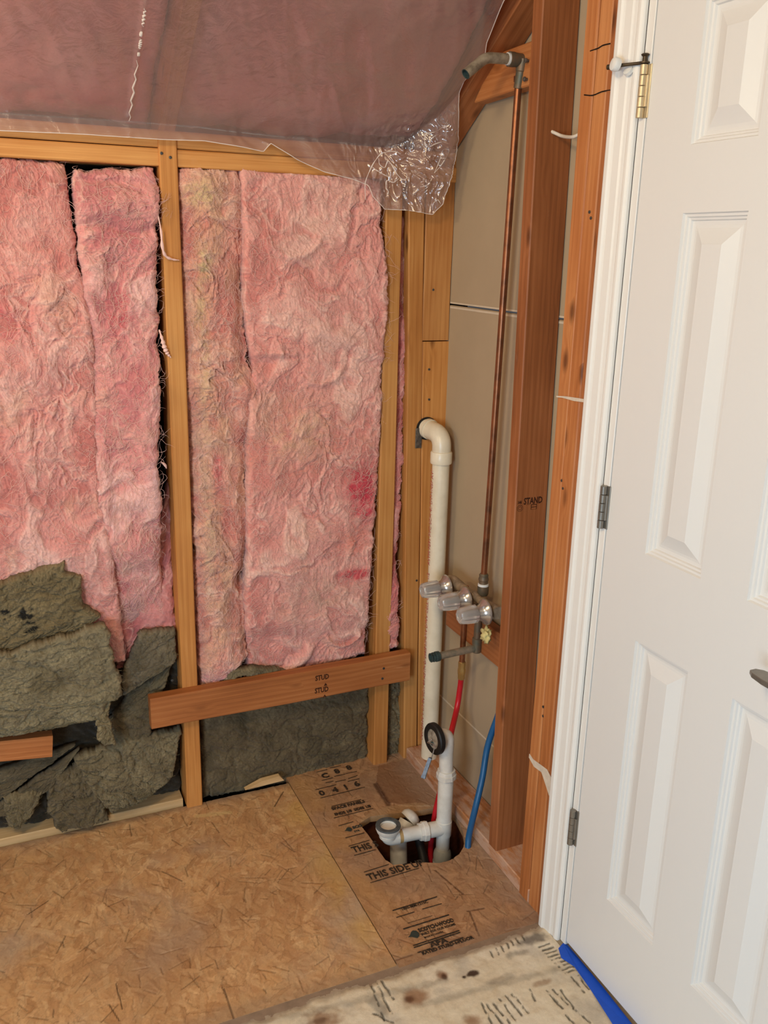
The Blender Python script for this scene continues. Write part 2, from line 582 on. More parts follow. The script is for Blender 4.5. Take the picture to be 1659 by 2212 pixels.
_p.t.links.new(_bn.outputs[0], _gl.inputs['Normal'])
POLY = _p.m

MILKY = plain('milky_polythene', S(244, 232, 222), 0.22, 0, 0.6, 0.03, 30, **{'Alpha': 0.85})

# clear acrylic knob
_p = NT('clear_acrylic')
_p.done(S(246, 240, 232), 0.14, 0, 0.6)
_p.b.inputs['Transmission Weight'].default_value = 0.72
_p.b.inputs['IOR'].default_value = 1.4
ACRYLIC = _p.m

# six-panel door skin: white with an embossed grain
_p = NT('door_skin')
_g = _p.noise(_p.obj((200, 200, 7)), 1.0, 4, 0.6)
_p.bump(_g, 0.16, 0.0012)
DOOR = _p.done(S(224, 222, 217), 0.34, 0, 0.45)

# ------------------------------------------------------------------ the setting
room = {}
# room shell that closes the space behind and beside the camera
wl = tag(box('wall_left', -2.6, -2.5, -3.2, 0.3, 0, 2.6, PAINT_WALL, bev=0), kind='structure')
wf = tag(box('wall_front', -2.6, 0.2, -3.3, -3.2, 0, 2.6, PAINT_WALL, bev=0), kind='structure')

# ---- back wall
wall_back = tag(box('wall_back', -2.5, 0.2, 0.10, 0.13, -0.3, 2.3, DARKBACK, bev=0), kind='structure')


def stud_back(xa, xb, ztop=1.70, zbot=0.0, m=WOOD):
    return board('stud', ((xa + xb) / 2, 0.0445, zbot), ((xa + xb) / 2, 0.0445, ztop), (1, 0, 0), xb - xa, 0.089, m, wall_back)


def nail(p, n, r=0.0035, parent=None):
    return lathe('nail', Vector(p) - Vector(n) * 0.001, n, [(0, r), (0.0016, r), (0.002, r * 0.7)], NAIL, parent, 10)


# left stud stands a little proud: it runs up past the plate's face
st = board('stud', (-0.6605, 0.040, 0.0), (-0.6605, 0.040, 1.752), (1, 0, 0), 0.043, 0.092, WOOD, wall_back)
for px, py in ((349, 331), (368, 340), (372, 1470)):
    nail(PY(px, py, -0.0065), (0, -1, 0), 0.0035, wall_back)
stud_back(-0.109, -0.062)
board('stud', (0.0165, 0.0445, 0.0), (-0.0225, 0.0445, 1.70), (1, 0, 0), 0.046, 0.089, WOOD, wall_back)
stud_back(-1.30, -1.26)
board('top_plate', (-2.5, 0.0445, 1.7135), (0.09, 0.0445, 1.7135), (0, 1, 0), 0.089, 0.038, WOOD, wall_back)
board('top_plate', (-2.5, 0.0465, 1.752), (0.09, 0.0465, 1.752), (0, 1, 0), 0.089, 0.037, WOOD, wall_back)
board('sole_plate', (-2.5, 0.052, 0.003), (-0.690, 0.052, 0.003), (0, 1, 0), 0.078, 0.036, WOOD_PALE, wall_back)

# ---- right wall
wall_right = empty('wall_right'); tag(wall_right, kind='structure')
zj = 1.383
box('drywall_panel', 0.0905, 0.103, -0.84, 0.099, zj + 0.002, 2.6, DRYWALL, wall_right, 0.0015)
box('drywall_panel', 0.0905, 0.103, -0.84, 0.099, 0.222, zj - 0.002, DRYWALL, wall_right, 0.0015)
box('drywall_panel', 0.0905, 0.103, -0.84, 0.099, -0.02, 0.219, DRYWALL, wall_right, 0.0015)
box('drywall_joint', 0.0893, 0.0912, -0.84, 0.0, zj + 0.003, zj + 0.007, JOINT, wall_right, 0)
box('drywall_joint', 0.0893, 0.0912, -0.84, 0.0, zj - 0.010, zj - 0.005, JOINT, wall_right, 0)
box('drywall_joint', 0.0893, 0.0912, -0.84, 0.0, 0.2185, 0.2235, JOINT, wall_right, 0)
# corner stud in two lengths, wide face to the room
zc = 1.285
board('corner_board', (0.0485, 0.0195, zc + 0.0015), (0.0485, 0.0195, 1.758), (1, 0, 0), 0.083, 0.038, WOOD_OLD, wall_right)
cb_ = board('corner_board', (0.0520, 0.0195, 0.0), (0.0520, 0.0195, zc - 0.0015), (1, 0, 0), 0.084, 0.038, WOOD, wall_right)
for v in cb_.data.vertices:          # its left edge follows the leaning stud beside it
    if v.co.y < 0: v.co.y += 0.034 * (1 - v.co.x / zc)
for px, py in ((936, 626), (927, 798), (927, 863), (900, 1254)):
    nail(PY(px, py, -0.0), (0, -1, 0), 0.0032, wall_right)
# the lone stud between the shower pipes and the door
board('stud', (0.0445, -0.524, 0.038), (0.0445, -0.476, 2.42), (1, 0, 0), 0.089, 0.038, WOOD_DARK, wall_right)
for px, py in ((1236, 94), (1231, 132), (1228, 188)):
    nail(PY(px, py, -0.50) + Vector((0, 0, 0)), (0, -1, 0), 0.004, wall_right)
# studs ganged beside the door
for ya, yb, m in ((-0.652, -0.691, WOOD_RED), (-0.692, -0.731, WOOD_RED), (-0.732, -0.771, WOOD_DARK)):
    y = (ya + yb) / 2
    board('stud', (0.0445, y - 0.006, 0.0), (0.0445, y, 2.42), (0, 1, 0), abs(yb - ya), 0.089, m, wall_right)
for px, py in ((1273, 458), (1276, 471), (1213, 1038), (1216, 1055), (1173, 1527), (1173, 1547)):
    nail(PX(px, py, -0.0005), (-1, 0, 0), 0.003, wall_right)
board('sole_plate', (0.0445, -0.70, 0.019), (0.0445, -0.005, 0.019), (1, 0, 0), 0.089, 0.038, WOOD_DUSTY, wall_right)
# valve backing and shower blocking
board('backing_board', (0.066, -0.45, 0.538), (0.066, -0.128, 0.538), (0, 0, 1), 0.092, 0.03, WOOD_DARK, wall_right)
board('blocking', (0.064, -0.47, 1.916), (0.064, -0.20, 1.912), (0, 0, 1), 0.089, 0.036, WOOD_RED, wall_right, cut1=-0.09)

# ---- sloped ceiling
sa = math.atan(SLOPE)
up = Vector((0, -math.cos(sa), math.sin(sa)))
nrm = Vector((0, math.sin(sa), math.cos(sa)))       # out through the roof
bmr = bmesh.new()
q = [Vector((-2.6, 0.14, KNEE_Z - SLOPE * 0.14)), Vector((0.2, 0.14, KNEE_Z - SLOPE * 0.14))]
deck = [p + nrm * 0.145 for p in q] + [q[1] + up * 1.6 + nrm * 0.145, q[0] + up * 1.6 + nrm * 0.145]
vv = [bmr.verts.new(p) for p in deck] + [bmr.verts.new(p + nrm * 0.02) for p in deck]
for f in ((0, 1, 2, 3), (7, 6, 5, 4), (0, 4, 5, 1), (1, 5, 6, 2), (2, 6, 7, 3), (3, 7, 4, 0)):
    bmr.faces.new([vv[i] for i in f])
ceiling = tag(link('ceiling', bm_mesh('ceiling', bmr), DARKBACK), kind='structure')
box('ceiling_panel', -2.6, 0.2, -3.3, -1.13, 2.50, 2.54, PAINT_WALL, ceiling, 0)


def rafter(xa, xb, m=WOOD_RED, w=0.089, y0=0.06):
    x = (xa + xb) / 2
    a = Vector((x, y0, KNEE_Z - SLOPE * y0)) + nrm * (w / 2)
    return board('rafter', a, a + up * 1.45, nrm, w, xb - xa, m, ceiling)


RX = PC(1061, 104).x
print('rafter x', RX, PC(1086, 60).x, PC(1000,280).x)
rafter(-0.678, -0.640)
rafter(-1.30, -1.262)
rafter(RX, 0.0885, WOOD_DARK)

# ---- door, casing, jamb
door = empty('door_1'); tag(door, kind='structure')
YH = -0.857; YL = -1.482; ZB, ZT = 0.017, 2.03
cols = [(-1.117, -0.973), (-1.366, -1.222)]
rows = [(0.221, 0.813), (0.989, 1.592), (1.699, 1.915)]
ys = sorted([YL, YH] + [v for c in cols for v in c]); zs = sorted([ZB, ZT] + [v for r in rows for v in r])
b = bmesh.new()
gv = {(i, j): b.verts.new((0, y, z)) for i, y in enumerate(ys) for j, z in enumerate(zs)}
for i in range(len(ys) - 1):
    for j in range(len(zs) - 1):
        yc, zc_ = (ys[i] + ys[i + 1]) / 2, (zs[j] + zs[j + 1]) / 2
        if any(a < yc < c for a, c in cols) and any(a < zc_ < c for a, c in rows): continue
        b.faces.new([gv[i, j], gv[i, j + 1], gv[i + 1, j + 1], gv[i + 1, j]])
bk = [b.verts.new((0.035, y, z)) for y, z in ((YL, ZB), (YH, ZB), (YH, ZT), (YL, ZT))]
b.faces.new(bk)
cn = [gv[0, 0], gv[len(ys) - 1, 0], gv[len(ys) - 1, len(zs) - 1], gv[0, len(zs) - 1]]
bot = [gv[i, 0] for i in range(len(ys))]; top = [gv[i, len(zs) - 1] for i in range(len(ys))]
lft = [gv[0, j] for j in range(len(zs))]; rgt = [gv[len(ys) - 1, j] for j in range(len(zs))]
b.faces.new(bot + [bk[1], bk[0]]); b.faces.new(top + [bk[2], bk[3]]); b.faces.new(lft + [bk[3], bk[0]]); b.faces.new(rgt + [bk[2], bk[1]])
link('door_leaf', bm_mesh('door_leaf', b), DOOR, door)
prof = [(0, 0), (0.002, 0.0045), (0.006, 0.0050), (0.0075, 0.0085), (0.011, 0.0095), (0.0125, 0.0135), (0.019, 0.0140), (0.024, 0.0130), (0.048, 0.0030), (0.050, 0.0020)]
for (ya, yb) in cols:
    for (za, zb) in rows:
        b = bmesh.new(); prev = None
        for d, h in prof:
            ring = [b.verts.new((h, y, z)) for y, z in ((ya + d, za + d), (yb - d, za + d), (yb - d, zb - d), (ya + d, zb - d))]
            if prev:
                for k in range(4): b.faces.new((prev[k], prev[(k + 1) % 4], ring[(k + 1) % 4], ring[k]))
            prev = ring
        b.faces.new(prev)
        me = bm_mesh('raised_panel', b)
        link('raised_panel', me, DOOR, door)
# casing: a moulded section run up the opening
cas = [(-0.768, 0.0), (-0.768, -0.0155), (-0.772, -0.0175), (-0.781, -0.0178), (-0.785, -0.0150), (-0.789, -0.0135), (-0.806, -0.0125),
       (-0.810, -0.0105), (-0.818, -0.0095), (-0.822, -0.0112), (-0.827, -0.0112), (-0.8315, -0.0085), (-0.833, -0.006), (-0.833, 0.0)]
b = bmesh.new()
for z in (0.0, 2.05):
    for (y, x) in cas: b.verts.new((x - 0.0005, y, z))
b.verts.ensure_lookup_table(); nc = len(cas)
for k in range(nc):
    b.faces.new((b.verts[k], b.verts[(k + 1) % nc], b.verts[nc + (k + 1) % nc], b.verts[nc + k]))
b.faces.new(b.verts[:nc]); b.faces.new(b.verts[nc:])
trim1 = tag(link('trim_1', bm_mesh('trim_1', b), PAINT_WHITE), kind='structure')
trim2 = tag(box('trim_2', -0.001, 0.11, -0.8535, -0.8345, 0.004, 2.05, PAINT_WHITE, None, 0.001), kind='structure')
box('door_stop', 0.036, 0.048, -0.862, -0.8537, 0.0, 2.04, PAINT_WHITE, trim2, 0.0)
box('sheathing_board', 0.1035, 0.115, -3.2, -0.84, 0.0, 2.5, DARKBACK, wall_right, 0.0)
box('head_jamb', -0.001, 0.10, -1.505, -0.8345, 2.037, 2.055, PAINT_WHITE, trim2, 0.001)
box('side_jamb', -0.001, 0.10, -1.505, -1.486, 0.004, 2.036, PAINT_WHITE, trim2, 0.001)
box('head_casing', -0.0165, -0.0005, -1.57, -0.768, 2.0505, 2.115, PAINT_WHITE, trim1, 0.003, 2)
box('side_casing', -0.0165, -0.0005, -1.57, -1.505, 0.0, 2.05, PAINT_WHITE, trim1, 0.003, 2)
box('drywall_panel', 0.0005, 0.0125, -3.2, -0.775, 2.118, 2.498, PAINT_WALL, wall_right, 0.001)
box('drywall_panel', 0.0005, 0.0125, -3.2, -1.572, 0.0, 2.116, PAINT_WALL, wall_right, 0.001)


def hinge(z0, z1, mat, parent):
    hg = link('hinge', bm_mesh('hinge', box_bm(-0.0022, 0.001, -0.8585, -0.8435, z0, z1, 0.0006)), mat, parent)
    n = 5; h = (z1 - z0) / n
    for k in range(n):
        a, c = z0 + h * k + 0.0005, z0 + h * (k + 1) - 0.0005
        lathe('knuckle', (-0.0075, -0.8455, a), (0, 0, 1), [(0, 0.0062), (0.0005, 0.0068), (c - a - 0.0005, 0.0068), (c - a, 0.0062)], mat, hg, 16)
    box('hinge_leaf', -0.0072, -0.0015, -0.8565, -0.8455, z0 + h + 0.0006, z1 - h - 0.0006, mat, hg, 0.0005)
    return hg


hinge(1.752, 1.838, BRASS_OLD, door)
hinge(1.002, 1.089, NICKEL, door)
hinge(0.270, 0.357, NICKEL, door)
stop = lathe('hinge_pin_stop', (-0.0075, -0.8455, 1.839), (0, 0, 1), [(0, 0.003), (0, 0.0088), (0.0025, 0.0088), (0.0025, 0.0045), (0.011, 0.0042), (0.012, 0.0058), (0.0145, 0.0072), (0.016, 0.005)], BRONZE, None, 18)
tag(stop, 'dark hinge pin door stop with white bumpers above the brass hinge', 'door stop')
pa = Vector((-0.0075, -0.8455, 1.8405)); pb = Vector((-0.034, -0.793, 1.8405))
sweep('arm', [pa, pa.lerp(pb, 0.5), pb], [0.0028, 0.0028, 0.0034], BRONZE, stop, 12)
dr = (pb - pa).normalized()
pc = pa.lerp(pb, 0.80)
sd_ = Vector((-1, 0.12, 0.18)).normalized()
lathe('bumper', pc, sd_, [(0.001, 0.004), (0.002, 0.0110), (0.010, 0.0118), (0.013, 0.0105), (0.0145, 0.006)], BUMPER, stop, 22)
lathe('bumper', pa.lerp(pb, 0.62) + Vector((0.006, 0, -0.006)), Vector((0.7, 0.1, -0.4)), [(0.0, 0.004), (0.001, 0.009), (0.007, 0.0095), (0.009, 0.007)], BUMPER, stop, 20)
lathe('threaded_rod', pb - dr * 0.012, Vector((-0.3, 0.95, 0)), [(0, 0.005), (0.009, 0.0052), (0.0095, 0.003), (0.018, 0.003), (0.018, 0.0045), (0.024, 0.0045)], BRONZE, stop, 14)

# lever handle
hd = empty('door_handle'); hd.parent = door
lathe('rosette', (0.0, -1.44, 0.909), (-1, 0, 0), [(0, 0.032), (0.006, 0.032), (0.009, 0.029), (0.011, 0.013), (0.05, 0.0105)], NICKEL, hd, 28)
b = bmesh.new()
stn = [(-1.455, 0.013, 0.006), (-1.42, 0.015, 0.0055), (-1.37, 0.0165, 0.005), (-1.335, 0.0165, 0.0045), (-1.312, 0.0125, 0.004), (-1.302, 0.006, 0.0032)]
prev = None
for y, hw, ht in stn:
    ring = [b.verts.new((-0.055 + dx, y, 0.910 + dz)) for dx, dz in ((-hw, -ht + 0.001), (-hw + 0.001, -ht), (hw, -ht), (hw, ht), (-hw + 0.001, ht), (-hw, ht - 0.001))]
    if prev:
        for k in range(6): b.faces.new((prev[k], prev[(k + 1) % 6], ring[(k + 1) % 6], ring[k]))
    else: b.faces.new(ring)
    prev = ring
b.faces.new(prev)
link('lever', bm_mesh('lever', b), NICKEL, hd)

# ------------------------------------------------------------------ floor
floor = empty('floor'); tag(floor, kind='structure')


def dist_seg(X, Y, a, b):
    ax, ay = a; bx, by = b
    dx, dy = bx - ax, by - ay
    t = np.clip(((X - ax) * dx + (Y - ay) * dy) / (dx * dx + dy * dy + 1e-12), 0, 1)
    return np.hypot(X - ax - t * dx, Y - ay - t * dy)


def xy(px, py):
    p = PZ(px, py); return (p.x, p.y)


def blend(C, m, col): return C * (1 - m[..., None]) + np.asarray(col) * m[..., None]


def sstep(a, b, x):
    t = np.clip((x - a) / (b - a), 0, 1); return t * t * (3 - 2 * t)


def paint_osb(X, Y, step, palette, nfl, seed):
    r = np.random.default_rng(seed)
    ny, nx = X.shape
    C = np.zeros((ny, nx, 3)) + palette[0]
    H = np.zeros((ny, nx))
    x0, y0 = X[0, 0], Y[0, 0]
    for k in range(nfl):
        cx = r.uniform(0, nx); cy = r.uniform(0, ny)
        L = r.uniform(0.010, 0.042) / step; W = r.uniform(0.0025, 0.010) / step
        th = r.normal(math.pi / 2, 0.75)
        R = int(L) + 2
        i0, i1 = max(0, int(cx) - R), min(nx, int(cx) + R); j0, j1 = max(0, int(cy) - R), min(ny, int(cy) + R)
        if i1 <= i0 or j1 <= j0: continue
        jj, ii = np.mgrid[j0:j1, i0:i1]
        u = (ii - cx) * math.cos(th) + (jj - cy) * math.sin(th)
        v = -(ii - cx) * math.sin(th) + (jj - cy) * math.cos(th)
        tap = W * (0.75 + 0.25 * np.cos(u / L * 2.6)) * (1 + 0.15 * np.sin(u * 0.9 + k))
        m = (np.abs(u) < L * (0.9 + 0.1 * np.sin(v * 1.7 + k))) & (np.abs(v) < tap)
        col = palette[r.integers(1, len(palette))] * r.uniform(0.86, 1.13)
        al = r.uniform(0.2, 0.62)
        sub = C[j0:j1, i0:i1]
        streak = 1 + 0.05 * np.sin(v * 2.1 + k)
        sub[m] = sub[m] * (1 - al) + (col[None] * streak[m][:, None]) * al
        edge = m & (np.abs(v) > tap - 1.0) & (v > 0)
        if r.random() < 0.5: sub[edge] *= r.uniform(0.72, 0.92)
        H[j0:j1, i0:i1][m] = r.uniform(-0.0006, 0.0006)
    for k in range(int(nfl * 0.035)):
        cx, cy = r.uniform(X.min(), X.max()), r.uniform(Y.min(), Y.max())
        L = r.uniform(0.006, 0.028); th = r.normal(math.pi / 2, 0.8)
        i0 = int((cx - L - x0) / step); i1 = int((cx + L - x0) / step) + 2
        j0 = int((cy - L - y0) / step); j1 = int((cy + L - y0) / step) + 2
        i0, i1, j0, j1 = max(0, i0), min(nx, i1), max(0, j0), min(ny, j1)
        if i1 - i0 < 2 or j1 - j0 < 2: continue
        d = dist_seg(X[j0:j1, i0:i1], Y[j0:j1, i0:i1], (cx - L * math.cos(th), cy - L * math.sin(th)), (cx + L * math.cos(th), cy + L * math.sin(th)))
        m = 1 - sstep(0.0006, 0.0022, d)
        C[j0:j1, i0:i1] *= (1 - 0.55 * m * r.uniform(0.5, 1))[..., None]
        H[j0:j1, i0:i1] -= 0.0012 * m
    return C, H


def floor_grid(x0, x1, y0, y1, step):
    nx, ny = int((x1 - x0) / step) + 1, int((y1 - y0) / step) + 1
    X, Y = np.meshgrid(np.linspace(x0, x1, nx), np.linspace(y0, y1, ny))
    return X, Y


def in_poly(X, Y, P):
    ins = np.zeros(X.shape, bool); n = len(P)
    for i in range(n):
        x1, y1 = P[i]; x2, y2 = P[(i + 1) % n]
        c = ((y1 > Y) != (y2 > Y)) & (X < (x2 - x1) * (Y - y1) / (y2 - y1 + 1e-12) + x1)
        ins ^= c
    return ins


def nearest_on(P, pt):
    best = None
    for i in range(len(P)):
        a = np.array(P[i]); b2 = np.array(P[(i + 1) % len(P)])
        t = np.clip(np.dot(pt - a, b2 - a) / (np.dot(b2 - a, b2 - a) + 1e-12), 0, 1)
        q2 = a + t * (b2 - a); d = np.hypot(*(pt - q2))
        if best is None or d < best[0]: best = (d, q2)
    return best[1]


def panel(name, X, Y, H, C, mat, parent, hole=None, thick=0.018, keep=None):
    ny, nx = X.shape
    V = np.stack([X, Y, H], -1).reshape(-1, 3)
    idx = np.arange(nx * ny).reshape(ny, nx)
    Q = np.stack([idx[:-1, :-1], idx[:-1, 1:], idx[1:, 1:], idx[1:, :-1]], -1).reshape(-1, 4)
    Cc = C.reshape(-1, 3).copy()
    if keep is not None or hole is not None:
        k = np.ones(nx * ny, bool) if keep is None else keep.ravel().copy()
        if hole is not None:
            ins = in_poly(X, Y, hole).ravel(); k &= ~ins
        fk = k[Q].any(1)
        Q = Q[fk]
        if hole is not None:
            used = np.unique(Q[ins[Q].any(1)])
            for vi in used:
                if ins[vi]:
                    V[vi, :2] = nearest_on(hole, V[vi, :2])
    # edge walls: every edge used by one face only drops by the thickness
    E = np.concatenate([Q[:, [0, 1]], Q[:, [1, 2]], Q[:, [2, 3]], Q[:, [3, 0]]])
    key = np.sort(E, 1); kk = key[:, 0].astype(np.int64) * (nx * ny) + key[:, 1]
    un, inv, cnt = np.unique(kk, return_inverse=True, return_counts=True)
    B = E[cnt[inv] == 1]
    bv = np.unique(B); mp = -np.ones(nx * ny, np.int64); mp[bv] = nx * ny + np.arange(len(bv))
    low = V[bv].copy(); low[:, 2] -= thick
    V = np.concatenate([V, low]); Cc = np.concatenate([Cc, Cc[bv] * 0 + SA(150, 112, 72)])
    W = np.stack([B[:, 1], B[:, 0], mp[B[:, 0]], mp[B[:, 1]]], -1)
    Q = np.concatenate([Q, W])
    usedv = np.unique(Q); re = -np.ones(len(V), np.int64); re[usedv] = np.arange(len(usedv))
    me = np_mesh(name, V[usedv], re[Q], None, Cc[usedv], True)
    try: me.set_sharp_from_angle(angle=math.radians(40))
    except Exception: pass
    return link(name, me, mat, parent)


XJ = -0.379
pal_a = [SA(196, 150, 102), SA(208, 164, 116), SA(184, 136, 90), SA(200, 154, 104), SA(216, 176, 128), SA(172, 124, 80), SA(196, 156, 110), SA(188, 140, 96)]
pal_b = [SA(178, 136, 98), SA(194, 152, 112), SA(166, 122, 86), SA(184, 144, 104), SA(174, 134, 98), SA(152, 110, 76)]

# left panel
X, Y = floor_grid(-1.62, XJ - 0.0012, -0.757, 0.006, 0.0022)
C, H = paint_osb(X, Y, 0.0022, pal_a, 6500, 3)
g = sstep(-0.05, 0.5, fbm(X * 4.2, Y * 4.2, 4, 5)) * 0.6
C = blend(C, g, SA(168, 148, 128))
g = sstep(0.0, 0.5, fbm(X * 3 + 7, Y * 3, 3, 9)) * 0.35
C = blend(C, g, SA(150, 106, 70))
yel = (1 - sstep(0.02, 0.10, np.abs(X - XJ))) * sstep(-0.3, 0.3, fbm(X * 9, Y * 9, 3, 15)) * 0.55
C = blend(C, yel, SA(204, 162, 88))
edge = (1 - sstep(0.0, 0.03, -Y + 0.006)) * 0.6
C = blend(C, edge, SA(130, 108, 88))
fr = (1 - sstep(0.01, 0.05, Y + 0.757 + 0.02 * fbm(X * 20, Y * 20, 3, 21))) * 0.55
C = blend(C, fr, SA(158, 128, 98))
for (ax_, ay_), (bx_, by_), wd in (((250, 2125), (265, 2180), .002), ((483, 2135), (505, 2200), .002), ((350, 1882), (393, 1903), .002), ((60, 1975), (105, 1945), .002), ((236, 2170), (258, 2205), .002), ((593, 1742), (612, 1710), .003)):
    d = dist_seg(X, Y, xy(ax_, ay_), xy(bx_, by_)); m = 1 - sstep(wd * 0.3, wd, d)
    C = blend(C, m * 0.8, SA(58, 38, 22)); H -= 0.001 * m
d = dist_seg(X, Y, xy(425, 1763), xy(495, 1755)); C = blend(C, (1 - sstep(.006, .010, d + 0.004 * fbm(X * 60, Y * 60, 2, 4))) * .8, SA(206, 172, 118))
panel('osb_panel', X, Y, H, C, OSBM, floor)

# right panel with the cut hole
hole_px = [(775, 1779), (800, 1764), (850, 1757), (905, 1751), (940, 1745), (962, 1746), (985, 1766), (1000, 1795), (1004, 1815), (1001, 1830), (992, 1845),
           (972, 1858), (950, 1864), (905, 1863), (880, 1866), (850, 1868), (833, 1858), (820, 1840), (805, 1817), (793, 1800)]
hole = [xy(*p) for p in hole_px]
X, Y = floor_grid(XJ + 0.0012, 0.0885, -0.765, 0.095, 0.0020)
C, H = paint_osb(X, Y, 0.0020, pal_b, 2600, 8)
g = sstep(-0.1, 0.5, fbm(X * 5, Y * 5, 4, 31)) * 0.55
C = blend(C, g, SA(150, 122, 98))
yel = (1 - sstep(0.03, 0.12, X - XJ)) * sstep(-0.3, 0.3, fbm(X * 8, Y * 8, 3, 35)) * 0.5
C = blend(C, yel, SA(190, 142, 84))
# torn, darker layer at the back right
tear = in_poly(X + 0.006 * fbm(X * 40, Y * 40, 3, 41), Y + 0.006 * fbm(X * 40 + 9, Y * 40, 3, 42), [xy(815, 1655), xy(812, 1690), xy(835, 1735), xy(880, 1742), xy(1000, 1740), xy(1000, 1640), xy(930, 1630)])
tm = tear.astype(float)
C = blend(C, tm * (0.75 + 0.2 * fbm(X * 25, Y * 60, 3, 43)), SA(132, 94, 66)); H += tm * 0.0022
lip = in_poly(X, Y, [xy(772, 1777), xy(800, 1754), xy(835, 1742), xy(900, 1735), xy(925, 1738), xy(935, 1748), xy(850, 1760), xy(790, 1774)]).astype(float)
C = blend(C, lip * 0.7, SA(176, 142, 104))
d = dist_seg(X, Y, xy(812, 1695), xy(838, 1737)); C = blend(C, (1 - sstep(.003, .012, d + .005 * fbm(X * 50, Y * 50, 3, 44))) * .8, SA(76, 46, 30))
dust = sstep(-0.10, 0.03, X + 0.05 * fbm(X * 14, Y * 14, 4, 47)) * 0.65
C = blend(C, dust, SA(164, 142, 122))
for (ax_, ay_), (bx_, by_) in (((1015, 1970), (1035, 2020)), ((1010, 1968), (1045, 1962)), ((940, 1880), (1000, 1930)), ((890, 2062), (850, 2075))):
    d = dist_seg(X, Y, xy(ax_, ay_), xy(bx_, by_)) + 0.004 * np.abs(fbm(X * 60, Y * 60, 3, 49)); m = 1 - sstep(0.001, 0.0045, d)
    C = blend(C, m * 0.7, SA(70, 40, 24)); H -= 0.0012 * m
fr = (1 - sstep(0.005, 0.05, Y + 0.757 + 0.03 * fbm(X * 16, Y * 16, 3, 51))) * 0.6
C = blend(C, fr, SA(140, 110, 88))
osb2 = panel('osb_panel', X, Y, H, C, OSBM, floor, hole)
box('panel_seam', XJ - 0.003, XJ + 0.003, -0.76, 0.01, -0.016, -0.004, DARKBACK, floor, 0)

# front: old plywood with thinset left on it
YF = -0.776
X, Y = floor_grid(-1.62, -0.012, -1.62, YF + 0.03, 0.0026)
rag = YF + 0.014 * fbm(X * 22, Y * 22, 4, 60) + 0.012 * fbm(X * 6, Y * 6, 2, 59)
C = np.zeros(X.shape + (3,)) + SA(216, 200, 172)
C = blend(C, sstep(-0.2, 0.5, fbm(X * 7, Y * 7, 5, 61)) * 0.6, SA(230, 219, 198))
C = blend(C, sstep(0.05, 0.5, fbm(X * 10 + 3, Y * 10, 4, 62)) * 0.55, SA(172, 162, 148))
C = blend(C, sstep(0.15, 0.55, fbm(X * 16 + 3, Y * 30, 4, 63)) * 0.35, SA(188, 160, 120))
H = 0.002 * fbm(X * 14, Y * 14, 5, 64)


def blob(px, py, rx, ry, col, al, seed, nz=0.5, inner=0.3):
    global C
    cx, cy = xy(px, py)
    d = np.hypot((X - cx) / rx, (Y - cy) / ry) + nz * fbm((X) * 38, (Y) * 38, 4, seed)
    C = blend(C, (1 - sstep(inner, 1.0, d)) * al, SA(*col))


# brown water stains
blob(895, 2155, .045, .035, (140, 96, 62), .8, 70); blob(885, 2160, .016, .014, (92, 56, 34), .8, 71)
blob(955, 2110, .018, .02, (130, 84, 52), .8, 72); blob(960, 2112, .009, .012, (76, 44, 26), .9, 73)
blob(1020, 2105, .02, .011, (58, 34, 20), .95, 74, .6, .5); blob(1002, 2113, .006, .005, (50, 28, 16), .95, 75)
blob(700, 2205, .05, .035, (134, 92, 58), .75, 76, .6); blob(690, 2208, .02, .014, (84, 52, 32), .6, 77)
blob(1020, 2208, .03, .02, (138, 94, 60), .7, 78); blob(1170, 2125, .04, .010, (140, 104, 72), .6, 79, .8)
# grey combed bands and loose stripes
blob(815, 2170, .020, .05, (110, 104, 94), .55, 80, .8)
blob(1150, 2030, .06, .02, (104, 96, 88), .8, 81, .7); blob(1120, 2060, .035, .014, (120, 112, 102), .6, 82, .8)
blob(1085, 2115, .06, .012, (150, 138, 122), .5, 83, .8)
stripes = []
for k, (xa, ya, xb, yb) in enumerate(((1040, 2170, 1062, 2212), (1052, 2172, 1085, 2212), (1066, 2170, 1100, 2212), (1080, 2160, 1118, 2210), (1092, 2152, 1130, 2198), (1106, 2148, 1140, 2190),
        (1145, 2140, 1155, 2162), (1180, 2142, 1215, 2180), (1194, 2138, 1226, 2172), (1210, 2140, 1240, 2178), (1235, 2112, 1262, 2146), (1250, 2110, 1272, 2140),
        (800, 2125, 830, 2205), (812, 2122, 845, 2190), (824, 2120, 850, 2160), (806, 2190, 850, 2212), (1240, 2180, 1275, 2212), (1222, 2195, 1240, 2212))):
    stripes.append((xy(xa, ya), xy(xb, yb)))
for k in range(9):
    a = xy(1165 + 7 * k, 2048 + 7 * k); p2 = xy(1187 + 7.5 * k, 2040 + 7 * k); stripes.append((a, p2))
for k in range(7):
    a = xy(1060 + 11 * k, 2056 - 6 * k); p2 = xy(1066 + 11 * k, 2068 - 6 * k); stripes.append((a, p2))
jx, jy = 0.004 * fbm(X * 45, Y * 45, 3, 85), 0.004 * fbm(X * 45 + 5, Y * 45, 3, 86)
brk = sstep(-0.35, -0.1, fbm(X * 55, Y * 55, 3, 87))
for a, p2 in stripes:
    d = dist_seg(X + jx, Y + jy, a, p2); m = (1 - sstep(0.0008, 0.0036, d)) * brk
    C = blend(C, m * 0.9, SA(78, 74, 64)); H -= 0.0016 * m
